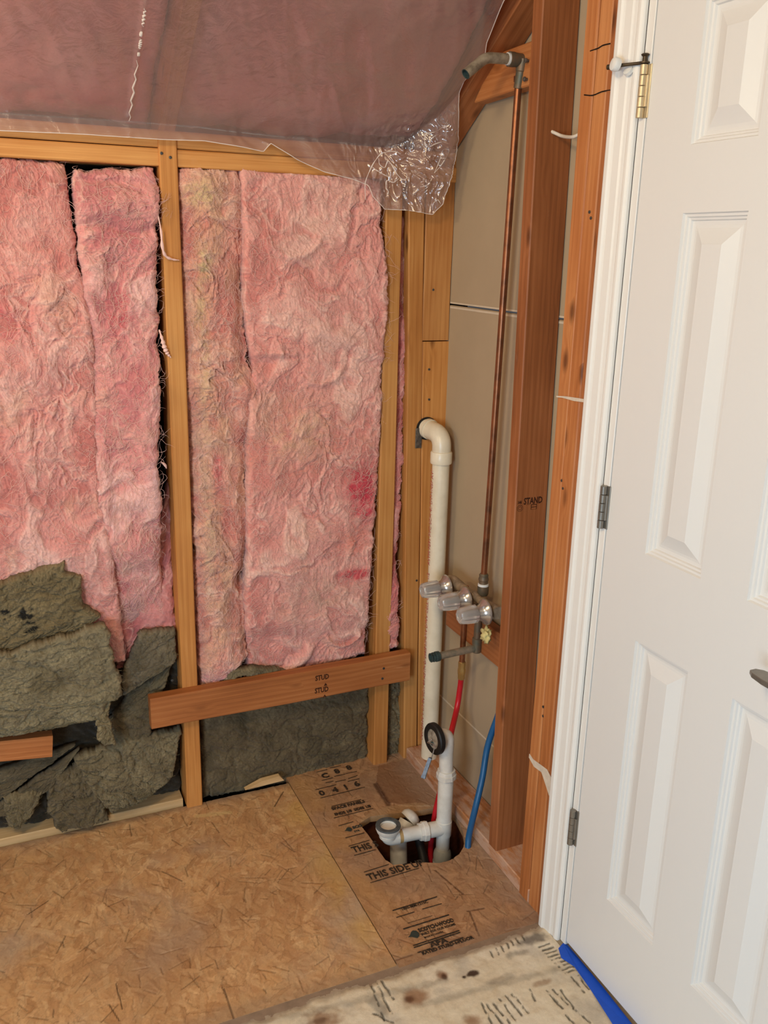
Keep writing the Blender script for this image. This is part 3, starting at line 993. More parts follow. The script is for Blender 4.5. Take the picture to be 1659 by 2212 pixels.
# grey seam lines between old tile rows
for (ax_, ay_), (bx_, by_) in (((900, 2175), (1280, 2075)), ((560, 2212), (960, 2120))):
    d = dist_seg(X + jx * 2, Y + jy * 2, xy(ax_, ay_), xy(bx_, by_)); m = (1 - sstep(0.002, 0.014, d)) * (0.35 + 0.4 * fbm(X * 20, Y * 20, 3, 88))
    C = blend(C, np.clip(m, 0, 1), SA(124, 114, 100))
dk = (1 - sstep(0.0, 0.020, rag - Y)) * 0.7
C = blend(C, dk, SA(134, 112, 92))
lump = sstep(0.0, 0.02, rag - Y) * (0.0035 + 0.002 * fbm(X * 30, Y * 30, 3, 90))
panel('plywood_panel', X, Y, H + lump - 0.0012, C, MORTAR, floor, None, 0.02, keep=(Y < rag))
box('filler_strip', -1.62, 0.0885, -0.83, -0.750, -0.02, -0.0012, plain('grey_filler', S(150, 126, 104), 0.9, 0, 0.2, 0.15, 30, 0.4), floor, 0.001)
box('threshold', -0.012, 0.1, -1.62, -0.8, -0.02, 0.001, plain('threshold_mortar', S(176, 158, 132), 0.9, 0, 0.2, 0.15, 30, 0.3), floor, 0.001)

# below the hole
box('floor_joist', -1.0, 0.19, -0.215, -0.177, -0.26, -0.0185, JOIST, floor, 0.001)
box('floor_joist', 0.035, 0.075, -0.90, -0.2155, -0.26, -0.0185, JOIST, floor, 0.001)
box('lower_board', -1.0, 0.19, -0.95, 0.12, -0.275, -0.262, CEILBOARD, floor, 0)
box('floor_joist', -0.80, -0.31, -0.95, -0.2155, -0.26, -0.0185, JOIST, floor, 0.001)
box('floor_joist', -0.3095, 0.0345, -0.95, -0.52, -0.26, -0.0185, JOIST, floor, 0.001)


# printing on the OSB
TEXTS = []


def text(name, s, p, size, mat, parent, rot=(0, 0, 0), shear=0.0, bold=0.0, xs=1.0, spacing=1.0, align='LEFT'):
    cu = bpy.data.curves.new(name, 'FONT')
    cu.body = s; cu.size = size; cu.shear = shear; cu.offset = bold; cu.space_character = spacing
    cu.align_x = align; cu.resolution_u = 2; cu.extrude = 0.00015
    cu.materials.append(mat)
    o = bpy.data.objects.new(name, cu)
    COL.objects.link(o); o.parent = parent
    o.location = p; o.rotation_euler = rot; o.scale = (xs, 1, 1)
    TEXTS.append(o)
    return o


ZP = 0.0016


def ftext(s, px, py, size, mat=INK, ang=0.0, **kw):
    p = PZ(px, py); return text('printed_text', s, (p.x, p.y, ZP), size, mat, osb2, (0, 0, ang), **kw)


def fline(a, c, w=0.0022, mat=INK):
    a = PZ(*a); c = PZ(*c); d = (c - a); L = d.length; ang = math.atan2(d.y, d.x)
    b = box_bm(0, L, -w / 2, w / 2, -0.0002, 0.0002)
    o = link('printed_line', bm_mesh('printed_line', b), mat, osb2)
    o.location = (a.x, a.y, ZP); o.rotation_euler = (0, 0, ang)
    return o


ftext('C', 697, 1682, 0.032, bold=0.0013); ftext('8', 725, 1672, 0.032, bold=0.0013); ftext('8', 751, 1664, 0.032, bold=0.0013)
ftext('0', 692, 1720, 0.034, bold=0.001); ftext('4', 721, 1713, 0.034, bold=0.0013); ftext('1', 744, 1707, 0.034, bold=0.0013); ftext('6', 768, 1700, 0.034, bold=0.0013)
for a, c in (((683, 1669), (707, 1663)), ((712, 1660), (736, 1655)), ((695, 1687), (719, 1681)), ((722, 1678), (746, 1673)), ((747, 1672), (771, 1667)),
             ((681, 1707), (726, 1696)), ((751, 1689), (776, 1683)), ((692, 1725), (788, 1701)), ((703, 1692), (720, 1688)), ((724, 1690), (747, 1685)), ((752, 1683), (772, 1676))):
    fline(a, c, 0.0022)
ftext('SPACE PANELS', 718, 1751, 0.018, bold=0.0008, xs=0.86); ftext('ENDS 1/8  SIDES 1/8', 724, 1763, 0.016, bold=0.0007, xs=0.80)
fline((716, 1743), (780, 1728)); fline((721, 1768), (806, 1747))
fline((731, 1785), (763, 1776)); fline((746, 1811), (787, 1800))
ftext('SCO', 763, 1791, 0.014, INK_GREEN, bold=0.0008); ftext('STR', 766, 1799, 0.010, INK_GREEN, bold=0.0003)
fline((753, 1829), (798, 1816)); fline((765, 1849), (812, 1836))
ftext('THIS S', 764, 1843, 0.034, bold=0.0008, xs=0.78)
fline((786, 1885), (840, 1868)); fline((800, 1908), (905, 1876))
ftext('THIS SIDE UP', 797, 1903, 0.034, bold=0.0008, xs=0.80)
fline((848, 1968), (944, 1938), 0.003); ftext('1000-MM-1210C', 868, 1968, 0.0115, bold=0.0003, xs=0.9)
fline((856, 1983), (895, 1971)); fline((912, 1965), (954, 1953)); fline((882, 1995), (934, 1979), 0.001)
fline((871, 2008), (970, 1977), 0.0034)
ftext('SCOTCH-WOOD', 906, 2015, 0.0165, bold=0.0008, xs=0.72); ftext('BUILT FOR OUR ROOMS', 911, 2022, 0.0095, bold=0.0003, xs=0.86); ftext('MADE IN CANADA', 917, 2028, 0.0065, bold=0.0002, xs=0.9)
fline((892, 2044), (992, 2011), 0.003); fline((894, 2048), (994, 2015), 0.003)
ftext('APA', 932, 2047, 0.021, bold=0.001, xs=1.1)
fline((902, 2059), (930, 2050), 0.003); fline((970, 2037), (1001, 2026), 0.003)
ftext('RATED STURD-I-FLOOR', 913, 2064, 0.0135, bold=0.0006, xs=0.92)


def leafmark(px, py, s, mat):
    p = PZ(px, py)
    b = bmesh.new()
    pts = [(-1.3, -0.1), (-0.8, 0.15), (-0.35, 0.75), (0.1, 0.95), (0.6, 0.7), (0.8, 0.1), (0.55, -0.55), (0.1, -0.85), (-0.3, -0.6), (-0.75, -0.2)]
    v0 = [b.verts.new((x * s, y * s, 0)) for x, y in pts]
    v1 = [b.verts.new((x * s, y * s, 0.0003)) for x, y in pts]
    b.faces.new(v1)
    for k in range(len(pts)): b.faces.new((v0[k], v0[(k + 1) % len(pts)], v1[(k + 1) % len(pts)], v1[k]))
    o = link('printed_emblem', bm_mesh('printed_emblem', b), mat, osb2)
    o.location = (p.x, p.y, ZP)


leafmark(754, 1793, 0.011, INK_GREEN)
leafmark(896, 2020, 0.014, INK_GREEN)

# painter's tape along the sill
tp = [PZ(*p) for p in ((1206, 2052), (1216, 2042), (1226, 2045), (1300, 2135), (1372, 2226), (1400, 2262), (1350, 2262), (1320, 2212), (1275, 2140), (1240, 2092), (1212, 2072))]
b = bmesh.new()
va = [b.verts.new((p.x, p.y, 0.0035 + 0.0015 * (i % 2))) for i, p in enumerate(tp)]; vb = [b.verts.new((p.x, p.y, 0.0048 + 0.0015 * (i % 2))) for i, p in enumerate(tp)]
b.faces.new(vb); b.faces.new(va[::-1])
for k in range(len(tp)): b.faces.new((va[k], va[(k + 1) % len(tp)], vb[(k + 1) % len(tp)], vb[k]))
tag(link('painters_tape', bm_mesh('painters_tape', b), TAPE), "blue painter's tape strip stuck along the floor under the white door", 'tape')


# ------------------------------------------------------------------ insulation
def slab(name, left, right, thick, step, style, mat, colfn, label, cat, group=None, rag=0.005, rr=0.03, seed=0, amp=1.0,
         extra=None, fibres=0, fmat=None, nrm_dir=(0, -1, 0), frad=0.00042, flen=0.075, parent=None):
    nv0 = max(sum((Vector(a) - Vector(b2)).length for a, b2 in zip(left[:-1], left[1:])), sum((Vector(a) - Vector(b2)).length for a, b2 in zip(right[:-1], right[1:])))
    nv = max(8, int(nv0 / step))
    L, ll = resample(left, nv); Rr, rl = resample(right, nv)
    wid = np.linalg.norm(Rr - L, axis=1)
    nu = max(8, int(wid.max() / step))
    u = np.linspace(0, 1, nu)[None, :, None]
    P = L[:, None, :] * (1 - u) + Rr[:, None, :] * u
    n = np.array(Vector(nrm_dir).normalized())
    uu = np.broadcast_to(u[..., 0], (nv, nu)); vv_ = np.broadcast_to(np.linspace(0, 1, nv)[:, None], (nv, nu))
    A = uu * wid[:, None] + seed * 3.7; Bm = vv_ * nv0 + seed * 1.9
    uax = (Rr - L) / (wid[:, None] + 1e-9)
    vax = np.gradient(P, axis=0); vax /= np.linalg.norm(vax, axis=2, keepdims=True) + 1e-9
    # ragged outline
    eu = 0.03
    du0, du1 = uu * wid[:, None], (1 - uu) * wid[:, None]
    dv0, dv1 = vv_ * nv0, (1 - vv_) * nv0
    rl_ = rag * (fbm(Bm * 22, Bm * 0 + seed, 4, seed + 1) + 0.22 * fbm(Bm * 150, A * 60, 2, seed + 3))
    rr_ = rag * (fbm(Bm * 22, Bm * 0 + seed + 9, 4, seed + 2) + 0.22 * fbm(Bm * 150, A * 60 + 5, 2, seed + 4))
    P = P + uax[:, None, :] * (rl_ * np.exp(-du0 / eu) + rr_ * np.exp(-du1 / eu))[..., None] * 2.2
    rt = rag * (fbm(A * 22, A * 0, 4, seed + 5) + 0.22 * fbm(A * 150, Bm * 60, 2, seed + 6)); rb = rag * (fbm(A * 22, A * 0 + 4, 4, seed + 7) + 0.22 * fbm(A * 150, Bm * 60 + 3, 2, seed + 8))
    P = P + vax * (rt * np.exp(-dv0 / eu) + rb * np.exp(-dv1 / eu))[..., None] * 2.2
    base = P.copy()
    e = np.minimum(np.minimum(du0, du1), np.minimum(dv0, dv1))
    k = 1 - np.clip(e / rr, 0, 1)
    rnd = rr * 0.9 * (1 - np.sqrt(np.clip(1 - k * k, 0, 1)))
    # relief
    wx, wy = 0.05 * fbm(A * 7, Bm * 7, 3, seed + 20), 0.05 * fbm(A * 7 + 3, Bm * 7, 3, seed + 21)
    if style == 'batt':
        th1 = 3.2 * fbm((A + wx) * 6, (Bm + wy) * 5, 3, seed + 22) + 0.9
        th2 = 3.6 * fbm((A) * 11 + 9, Bm * 9, 3, seed + 23) - 0.8
        f1 = lic((nv, nu), th1, 9, seed + 24); f2 = lic((nv, nu), th2, 6, seed + 25)
        p1, p2 = A * 5.5, Bm * 4.6
        q1, q2 = fbm(p1, p2, 3, seed + 26), fbm(p1 + 5.2, p2 + 1.3, 3, seed + 27)
        t1, t2 = fbm(p1 + 1.1 * q1 + 1.7, p2 + 1.1 * q2 + 9.2, 3, seed + 28), fbm(p1 + 1.1 * q1 + 8.3, p2 + 1.1 * q2 + 2.8, 3, seed + 29)
        sw = fbm(p1 * 1.5 + 1.3 * t1, p2 * 1.2 + 1.3 * t2, 5, seed + 30, 0.58)
        w2 = fbm(p1 * 2.6 + 2.0 * t2, p2 * 2.0 + 2.0 * t1, 3, seed + 31, 0.5)
        wisp = np.clip(1 - np.abs(w2) * 9, 0, 1) ** 1.5 * sstep(-0.15, 0.2, q1)
        crease = np.clip(1 - np.abs(sw + 0.12) * 9, 0, 1) ** 2 * sstep(-0.1, 0.25, q2)
        d = 0.020 * fbm(A * 4.5, Bm * 4.0, 3, seed + 34) + 0.013 * sw + 0.003 * wisp - 0.006 * crease
        d += 0.0018 * fbm(A * 70, Bm * 60, 3, seed + 35) + 0.0006 * f1 + 0.0004 * f2 + 0.0009 * fbm(A * 150, Bm * 130, 2, seed + 36)
        fib = np.stack([0.55 * f1 + 0.45 * f2, sw, wisp, crease])
    elif style == 'film':
        f1 = 0 * A; d = 0.045 * fbm((A + wx) * 5, (Bm + wy) * 4.4, 4, seed + 30); fib = d * 14
    else:
        th1 = 5.0 * fbm((A + wx) * 22, (Bm + wy) * 22, 3, seed + 22)
        f1 = lic((nv, nu), th1, 4, seed + 24)
        r1 = 1 - np.abs(fbm((A + wx) * 16, (Bm + wy) * 20, 3, seed + 26)) * 2.0
        d = 0.010 * fbm(A * 7, Bm * 7, 3, seed + 28) + 0.004 * fbm(A * 45, Bm * 45, 4, seed + 29) - 0.006 * np.clip(r1, 0, 1) ** 7 + 0.0011 * f1
        crack = 1 - np.abs(fbm(A * 5 + wx * 9, Bm * 6 + wy * 9, 2, seed + 31)) * 5
        d -= 0.007 * np.clip(crack, 0, 1) ** 4
        fib = f1
    d = d * amp
    if extra is not None: d = d + extra(uu, vv_, P)
    P = P + n * (d - rnd)[..., None]
    col = colfn(uu, vv_, P, fib, d, A, Bm)
    # sides and back
    idx = np.arange(nv * nu).reshape(nv, nu)
    Q = np.stack([idx[:-1, :-1], idx[1:, :-1], idx[1:, 1:], idx[:-1, 1:]], -1).reshape(-1, 4)
    ring = np.concatenate([idx[0, :-1], idx[:-1, -1], idx[-1, :0:-1], idx[:0:-1, 0]])
    rb_ = base.reshape(-1, 3)[ring] - n * thick
    cen = rb_.mean(0)
    V = np.concatenate([P.reshape(-1, 3), rb_, cen[None]])
    m = len(ring); N = nv * nu
    k0 = np.arange(m); k1 = (k0 + 1) % m
    W = np.stack([ring[k0], ring[k1], N + k1, N + k0], -1)
    T = np.stack([N + k0, N + k1, np.full(m, N + m)], -1)
    cc = np.concatenate([col.reshape(-1, 3), col.reshape(-1, 3)[ring] * 0.9, col.reshape(-1, 3).mean(0)[None]])
    me = np_mesh(name, V, np.concatenate([Q, W]), T, cc)
    o = link(name, me, mat, parent)
    if parent is None: tag(o, label, cat, group)
    if fibres:
        r = np.random.default_rng(seed + 50); mseg = 9
        paths = np.zeros((fibres, mseg, 3))
        iu = r.integers(2, nu - 2, fibres); iv = r.integers(2, nv - 2, fibres)
        edgepick = r.random(fibres) < 0.06
        iu = np.where(edgepick, np.where(r.random(fibres) < 0.5, r.integers(0, 4, fibres), r.integers(nu - 5, nu - 1, fibres)), iu)
        th = r.uniform(0, 2 * math.pi, fibres); x = iu.astype(float); y = iv.astype(float)
        cur = r.normal(0, 0.35, fibres); ln = r.uniform(0.4, 1.3, fibres) * flen / mseg / step
        lift = r.uniform(0.0005, 0.0045, fibres)
        for s in range(mseg):
            xi = np.clip(np.rint(x), 0, nu - 1).astype(int); yi = np.clip(np.rint(y), 0, nv - 1).astype(int)
            over = (x - xi)[:, None] * step * uax[yi] + np.stack([np.zeros(fibres), np.zeros(fibres), -(y - yi) * step], 1) * 0.2
            paths[:, s] = P[yi, xi] + over * 0.8 + n * (lift * math.sin(math.pi * (s + 0.2) / mseg))[:, None] + n * 0.0004
            x = x + ln * np.cos(th); y = y + ln * np.sin(th); th = th + cur + r.normal(0, 0.25, fibres)
        strands('loose_fibres', paths, frad, fmat, o)
    return o


def lumps(P, items, y=0.0):
    d = 0
    for px, py, sx, sz, am in items: d = d + am * gauss(P, px, py, y, sx, sz)
    return d


def gauss(P, px, py, y, sx, sz):
    c = PY(px, py, y)
    return np.exp(-((P[..., 0] - c.x) / sx) ** 2 - ((P[..., 2] - c.z) / sz) ** 2)


def pinkcol(base, light, deep, beige=0.0, spots=()):
    def f(uu, vv_, P, fib, d, A, Bm):
        C = np.zeros(P.shape) + SA(*base)
        if fib.ndim == 3: st, sw, wisp, crease = fib
        else: st, sw, wisp, crease = 0 * A, fib, 0 * A, 0 * A
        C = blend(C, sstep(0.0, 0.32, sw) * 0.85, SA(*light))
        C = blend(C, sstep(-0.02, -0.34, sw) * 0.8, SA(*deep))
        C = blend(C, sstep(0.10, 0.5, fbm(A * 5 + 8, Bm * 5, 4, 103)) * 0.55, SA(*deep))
        C = blend(C, sstep(0.15, 0.5, fbm(A * 8 + 2, Bm * 8 + 5, 4, 107)) * 0.4, SA(222, 180, 152))
        if beige: C = blend(C, sstep(-0.05, 0.35, fbm(A * 14 + 2, Bm * 6 + 5, 4, 109)) * beige, SA(214, 178, 138))
        for (px, py, y, sx, sz, col, al) in spots:
            m = gauss(P, px, py, y, sx, sz) * (0.55 + 0.9 * fbm(A * 40, Bm * 40, 4, 111) + 0.7 * sw)
            C = blend(C, np.clip(m * al * 1.5, 0, 0.9), SA(*col))
        C = blend(C, np.clip(wisp, 0, 1) * 0.5, SA(246, 206, 190))
        C = C * (1 + 0.05 * np.clip(st, -2.2, 2.2))[..., None]
        return np.clip(C, 0, 1)
    return f


G = 'pink fibreglass batts between the back wall studs'
# far left batt
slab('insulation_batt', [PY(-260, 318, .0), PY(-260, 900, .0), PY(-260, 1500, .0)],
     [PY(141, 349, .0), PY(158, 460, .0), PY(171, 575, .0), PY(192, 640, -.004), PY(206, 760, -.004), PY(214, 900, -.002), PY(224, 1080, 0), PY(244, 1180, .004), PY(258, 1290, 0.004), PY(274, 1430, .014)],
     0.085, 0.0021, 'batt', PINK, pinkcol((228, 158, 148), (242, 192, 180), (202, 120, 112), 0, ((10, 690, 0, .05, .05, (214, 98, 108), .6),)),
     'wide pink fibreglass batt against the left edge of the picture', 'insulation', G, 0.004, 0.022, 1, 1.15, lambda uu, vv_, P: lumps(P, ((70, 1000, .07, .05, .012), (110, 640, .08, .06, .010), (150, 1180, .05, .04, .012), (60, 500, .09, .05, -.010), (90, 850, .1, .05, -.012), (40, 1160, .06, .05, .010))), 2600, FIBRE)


def fold_b(uu, vv_, P):
    z = P[..., 2]
    d = 0.016 * np.exp(-((z - 1.605) / 0.030) ** 2) - 0.012 * np.exp(-((z - 1.555 - 0.01 * np.sin(uu * 7)) / 0.010) ** 2) - 0.010 * np.exp(-((z - 1.655) / 0.008) ** 2)
    d += -0.02 * np.exp(-((z - 0.80 - 0.1 * (1 - uu)) / 0.03) ** 2) * uu
    d += lumps(P, ((300, 840, .05, .03, .012), (320, 1000, .03, .07, .014), (250, 1080, .02, .1, -.012), (290, 1190, .05, .05, .012), (330, 560, .03, .03, .008), (230, 540, .03, .02, .01)))
    return d - 0.03 * sstep(0.80, 0.70, z)


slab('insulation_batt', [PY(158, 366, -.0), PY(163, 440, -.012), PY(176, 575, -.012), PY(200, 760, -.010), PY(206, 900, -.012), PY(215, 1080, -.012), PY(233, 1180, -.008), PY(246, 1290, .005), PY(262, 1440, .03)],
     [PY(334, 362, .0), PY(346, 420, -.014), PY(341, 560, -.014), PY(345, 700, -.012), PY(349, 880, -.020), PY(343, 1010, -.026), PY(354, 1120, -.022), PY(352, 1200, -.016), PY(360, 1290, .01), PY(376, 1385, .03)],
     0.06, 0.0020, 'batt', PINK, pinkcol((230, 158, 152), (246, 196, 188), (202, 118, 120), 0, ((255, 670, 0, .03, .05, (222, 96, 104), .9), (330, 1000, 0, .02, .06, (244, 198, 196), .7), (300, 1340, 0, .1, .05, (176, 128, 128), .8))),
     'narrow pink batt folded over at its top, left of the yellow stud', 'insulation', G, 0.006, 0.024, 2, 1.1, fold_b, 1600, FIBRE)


def edge_c(uu, vv_, P):
    d = 0.012 * np.exp(-((uu - 0.35 - 0.1 * np.sin(vv_ * 9)) / 0.3) ** 2) - 0.01 * np.exp(-((uu - 0.93) / 0.06) ** 2)
    cr = np.exp(-((uu - 0.36 - 0.06 * np.sin(vv_ * 11)) / 0.13) ** 2)
    d += cr * 0.006 * fbm(P[..., 0] * 50, P[..., 2] * 95, 3, 331)
    return d + lumps(P, ((545, 850, .035, .03, .022), (535, 905, .03, .03, .016), (480, 940, .04, .03, .014), (450, 400, .05, .02, .014), (500, 700, .02, .08, .012), (515, 1180, .02, .05, .016), (520, 1300, .02, .04, -.014), (525, 1255, .012, .02, -.03)))


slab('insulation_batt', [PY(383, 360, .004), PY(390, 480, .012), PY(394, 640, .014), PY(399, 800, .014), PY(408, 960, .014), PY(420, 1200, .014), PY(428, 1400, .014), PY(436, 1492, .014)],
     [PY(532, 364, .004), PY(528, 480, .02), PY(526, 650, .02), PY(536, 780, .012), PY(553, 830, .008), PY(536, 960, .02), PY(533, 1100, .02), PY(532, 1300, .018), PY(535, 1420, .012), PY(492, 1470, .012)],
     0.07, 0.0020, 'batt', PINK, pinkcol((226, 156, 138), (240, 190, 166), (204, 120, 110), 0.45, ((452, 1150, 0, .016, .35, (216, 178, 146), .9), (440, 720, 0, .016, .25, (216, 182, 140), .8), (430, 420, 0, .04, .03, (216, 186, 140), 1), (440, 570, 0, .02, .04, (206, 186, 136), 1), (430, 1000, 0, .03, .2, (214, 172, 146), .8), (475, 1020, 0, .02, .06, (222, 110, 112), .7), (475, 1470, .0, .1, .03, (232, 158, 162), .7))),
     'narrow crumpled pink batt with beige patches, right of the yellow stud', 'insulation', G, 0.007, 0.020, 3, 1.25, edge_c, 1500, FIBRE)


def fold_d(uu, vv_, P):
    z, x = P[..., 2], P[..., 0]
    d = 0.010 * np.exp(-((z - 1.28 - 0.04 * np.sin(uu * 4)) / 0.02) ** 2) * sstep(0.3, 0.6, uu)
    for px, py, rx, am in ((630, 505, .07, .008), (690, 790, .06, .008), (610, 1410, .09, .012), (745, 1370, .05, .012)):
        c = PY(px, py, 0)
        rr = np.hypot((x - c.x) / rx, (z - c.z) / (rx * 0.8))
        d += am * np.exp(-((rr - 1) / 0.16) ** 2) * sstep(0.2, -0.3, (z - c.z) / rx)
    d -= 0.02 * np.exp(-(((x - PY(580, 790, 0).x) / 0.05) ** 2 + ((z - PY(580, 785, 0).z) / 0.022) ** 2))
    d += 0.012 * np.exp(-(((x - PY(590, 765, 0).x) / 0.04) ** 2 + ((z - PY(590, 765, 0).z) / 0.010) ** 2))
    return d - 0.022 * sstep(0.52, 0.44, z)


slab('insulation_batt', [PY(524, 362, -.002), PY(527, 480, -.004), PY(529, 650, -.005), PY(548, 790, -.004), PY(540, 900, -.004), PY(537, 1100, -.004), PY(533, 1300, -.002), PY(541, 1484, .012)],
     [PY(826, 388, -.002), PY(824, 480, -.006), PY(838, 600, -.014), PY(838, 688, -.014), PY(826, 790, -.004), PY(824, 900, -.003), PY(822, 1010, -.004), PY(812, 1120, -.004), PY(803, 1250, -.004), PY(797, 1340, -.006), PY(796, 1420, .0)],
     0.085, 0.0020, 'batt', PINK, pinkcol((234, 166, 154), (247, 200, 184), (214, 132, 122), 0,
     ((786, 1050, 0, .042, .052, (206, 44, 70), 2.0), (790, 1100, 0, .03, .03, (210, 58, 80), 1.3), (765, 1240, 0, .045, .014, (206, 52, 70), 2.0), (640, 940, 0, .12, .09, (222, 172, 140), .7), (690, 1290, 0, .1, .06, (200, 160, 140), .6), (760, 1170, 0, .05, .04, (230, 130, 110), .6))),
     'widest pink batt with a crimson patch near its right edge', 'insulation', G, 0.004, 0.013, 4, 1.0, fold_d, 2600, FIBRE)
# strip squeezed between the two corner studs
slab('insulation_batt', [PY(858, 470, .030), PY(858, 700, .028), PY(848, 950, .02), PY(846, 1060, .02), PY(840, 1200, .016), PY(834, 1330, .006), PY(832, 1410, .006)],
     [PY(884, 470, .030), PY(880, 700, .028), PY(872, 950, .02), PY(866, 1100, .02), PY(858, 1200, .018), PY(864, 1330, .002), PY(864, 1398, .004)],
     0.05, 0.0018, 'batt', PINK, pinkcol((222, 142, 134), (232, 170, 160), (196, 106, 106), 0, ((852, 1250, 0, .02, .1, (214, 96, 102), .6),)),
     'thin strip of pink insulation squeezed between two corner studs', 'insulation', G, 0.006, 0.014, 5, 0.9, None, 120, FIBRE)
# dark pink scrap low behind the narrow batt
slab('insulation_batt', [PY(332, 1190, .05), PY(240, 1330, .045), PY(250, 1450, .05)], [PY(372, 1000, .06), PY(378, 1300, .05), PY(384, 1420, .055)],
     0.03, 0.003, 'batt', PINK, pinkcol((206, 128, 124), (216, 150, 146), (176, 96, 98)), 'deep pink scrap sunk behind the narrow batt beside the stud', 'insulation', None, 0.006, 0.02, 6, 1.0)
# the ceiling batts behind the film
GC = 'ceiling batts behind the plastic film'
for i, (xa, xb, lab) in enumerate(((-1.255, -0.685, 'mauve pink ceiling batt behind the film, left of the rafter'), (-0.634, RX - 0.006, 'mauve pink ceiling batt behind the film, right of the rafter'))):
    a0 = Vector((xa, 0.075, KNEE_Z - SLOPE * 0.02)) + nrm * 0.024; b0 = Vector((xb, 0.075, KNEE_Z - SLOPE * 0.02)) + nrm * 0.024
    slab('ceiling_batt', [a0 + up * 1.2, a0], [b0 + up * 1.2, b0], 0.09, 0.006, 'film', PINK, pinkcol((238, 158, 150), (246, 188, 178), (216, 122, 118)), lab, 'insulation', GC, 0.004, 0.03, 8 + i, 1.0, None, nrm_dir=tuple(-nrm))


def woolcol(base, light, dark, pits=()):
    def f(uu, vv_, P, fib, d, A, Bm):
        C = np.zeros(P.shape) + SA(*base)
        C = blend(C, sstep(-0.2, 0.45, fbm(A * 12, Bm * 12, 5, 121)) * 0.8, SA(*light))
        C = blend(C, sstep(0.05, 0.5, fbm(A * 9 + 8, Bm * 9, 5, 123)) * 0.7, SA(*dark))
        for (px, py, y, sx, sz) in pits:
            m = gauss(P, px, py, y, sx, sz) * (0.6 + 1.2 * fbm(A * 60, Bm * 60, 4, 127))
            C = blend(C, sstep(0.3, 0.6, m), SA(30, 26, 16))
        return np.clip(C * (1 + 0.07 * np.clip(fib, -2.2, 2.2))[..., None], 0, 1)
    return f


WC = woolcol((138, 123, 92), (162, 147, 112), (100, 87, 60))
WCD = woolcol((116, 101, 74), (138, 123, 92), (80, 69, 47))
GW = 'loose mineral wool slabs at the foot of the wall'
# lower bays, behind the ledger
slab('mineral_wool', [PY(437, 1500, .03), PY(436, 1600, .03), PY(438, 1728, .03)], [PY(800, 1488, .040), PY(797, 1560, .040), PY(794, 1660, .046)],
     0.05, 0.0024, 'wool', WOOL, WCD, 'flat olive wool slab standing below the notched ledger board', 'insulation', GW, 0.006, 0.012, 21, 0.8, None, 500, WFIBRE, frad=0.0004, flen=0.02)
slab('mineral_wool', [PY(832, 1480, .03), PY(828, 1560, .03), PY(830, 1648, .03)], [PY(870, 1470, .03), PY(874, 1560, .03), PY(862, 1652, .03)],
     0.05, 0.0022, 'wool', WOOL, WC, 'narrow strip of olive wool between the two corner studs', 'insulation', GW, 0.009, 0.014, 22, 1.2, None, 160, WFIBRE, frad=0.0004, flen=0.02)
arch = [PY(478, 1478, -.004), PY(505, 1452, -.01), PY(545, 1443, -.012), PY(590, 1447, -.008), PY(622, 1452, .0)]
archb = [PY(490, 1482, -.004), PY(515, 1466, -.01), PY(545, 1460, -.012), PY(585, 1466, -.008), PY(615, 1464, .0)]
slab('mineral_wool', arch, archb, 0.03, 0.0018, 'wool', WOOL, WC, 'curled olive wool scrap arching above the ledger board', 'insulation', GW, 0.004, 0.006, 23, 0.5, None, 80, WFIBRE, frad=0.0004, flen=0.02)
# the heap in the left bay
slab('mineral_wool', [PY(-120, 1300, -.028), PY(-120, 1480, -.028)], [PY(140, 1216, -.026), PY(146, 1240, -.026), PY(176, 1248, -.026), PY(180, 1312, -.028), PY(222, 1335, -.028), PY(150, 1380, -.028)],
     0.05, 0.0022, 'wool', WOOL, woolcol((140, 122, 86), (160, 142, 104), (102, 86, 56), ((55, 1325, 0, .028, .03), (66, 1350, 0, .02, .02), (10, 1320, 0, .02, .02))), 'topmost olive wool slab of the heap, with dark pits', 'insulation', GW, 0.005, 0.012, 24, 1.0, None, 420, WFIBRE, frad=0.0004, flen=0.02)
slab('mineral_wool', [PY(-120, 1455, -.075), PY(-120, 1622, -.072)], [PY(228, 1352, -.066), PY(250, 1430, -.066), PY(268, 1508, -.066), PY(236, 1518, -.066), PY(222, 1552, -.062), PY(160, 1566, -.062)],
     0.036, 0.0021, 'wool', WOOL, woolcol((152, 138, 106), (174, 160, 124), (114, 100, 70)), 'pale olive wool slab jutting forward over the short board', 'insulation', GW, 0.007, 0.012, 25, 0.9, None, 700, WFIBRE, frad=0.0004, flen=0.022)
slab('mineral_wool', [PY(196, 1535, -.06), PY(208, 1560, -.066), PY(212, 1600, -.066), PY(226, 1618, -.064)], [PY(240, 1512, -.058), PY(236, 1550, -.064), PY(246, 1590, -.066), PY(246, 1612, -.064)],
     0.014, 0.0018, 'wool', WOOL, woolcol((160, 142, 104), (182, 164, 124), (128, 110, 76)), 'torn olive wool tuft hanging below the pale slab', 'insulation', GW, 0.006, 0.006, 26, 0.9, None, 140, WFIBRE, frad=0.0004, flen=0.025)
slab('mineral_wool', [PY(306, 1368, .0), PY(286, 1412, -.004), PY(262, 1470, -.008), PY(268, 1505, -.008)], [PY(380, 1360, .012), PY(381, 1400, .010), PY(380, 1432, .008), PY(336, 1462, .0)],
     0.03, 0.0022, 'wool', WOOL, woolcol((128, 116, 92), (148, 134, 108), (98, 86, 64)), 'greyish wool piece wedged against the yellow stud', 'insulation', GW, 0.006, 0.010, 27, 0.8, None, 200, WFIBRE, frad=0.0004, flen=0.02)
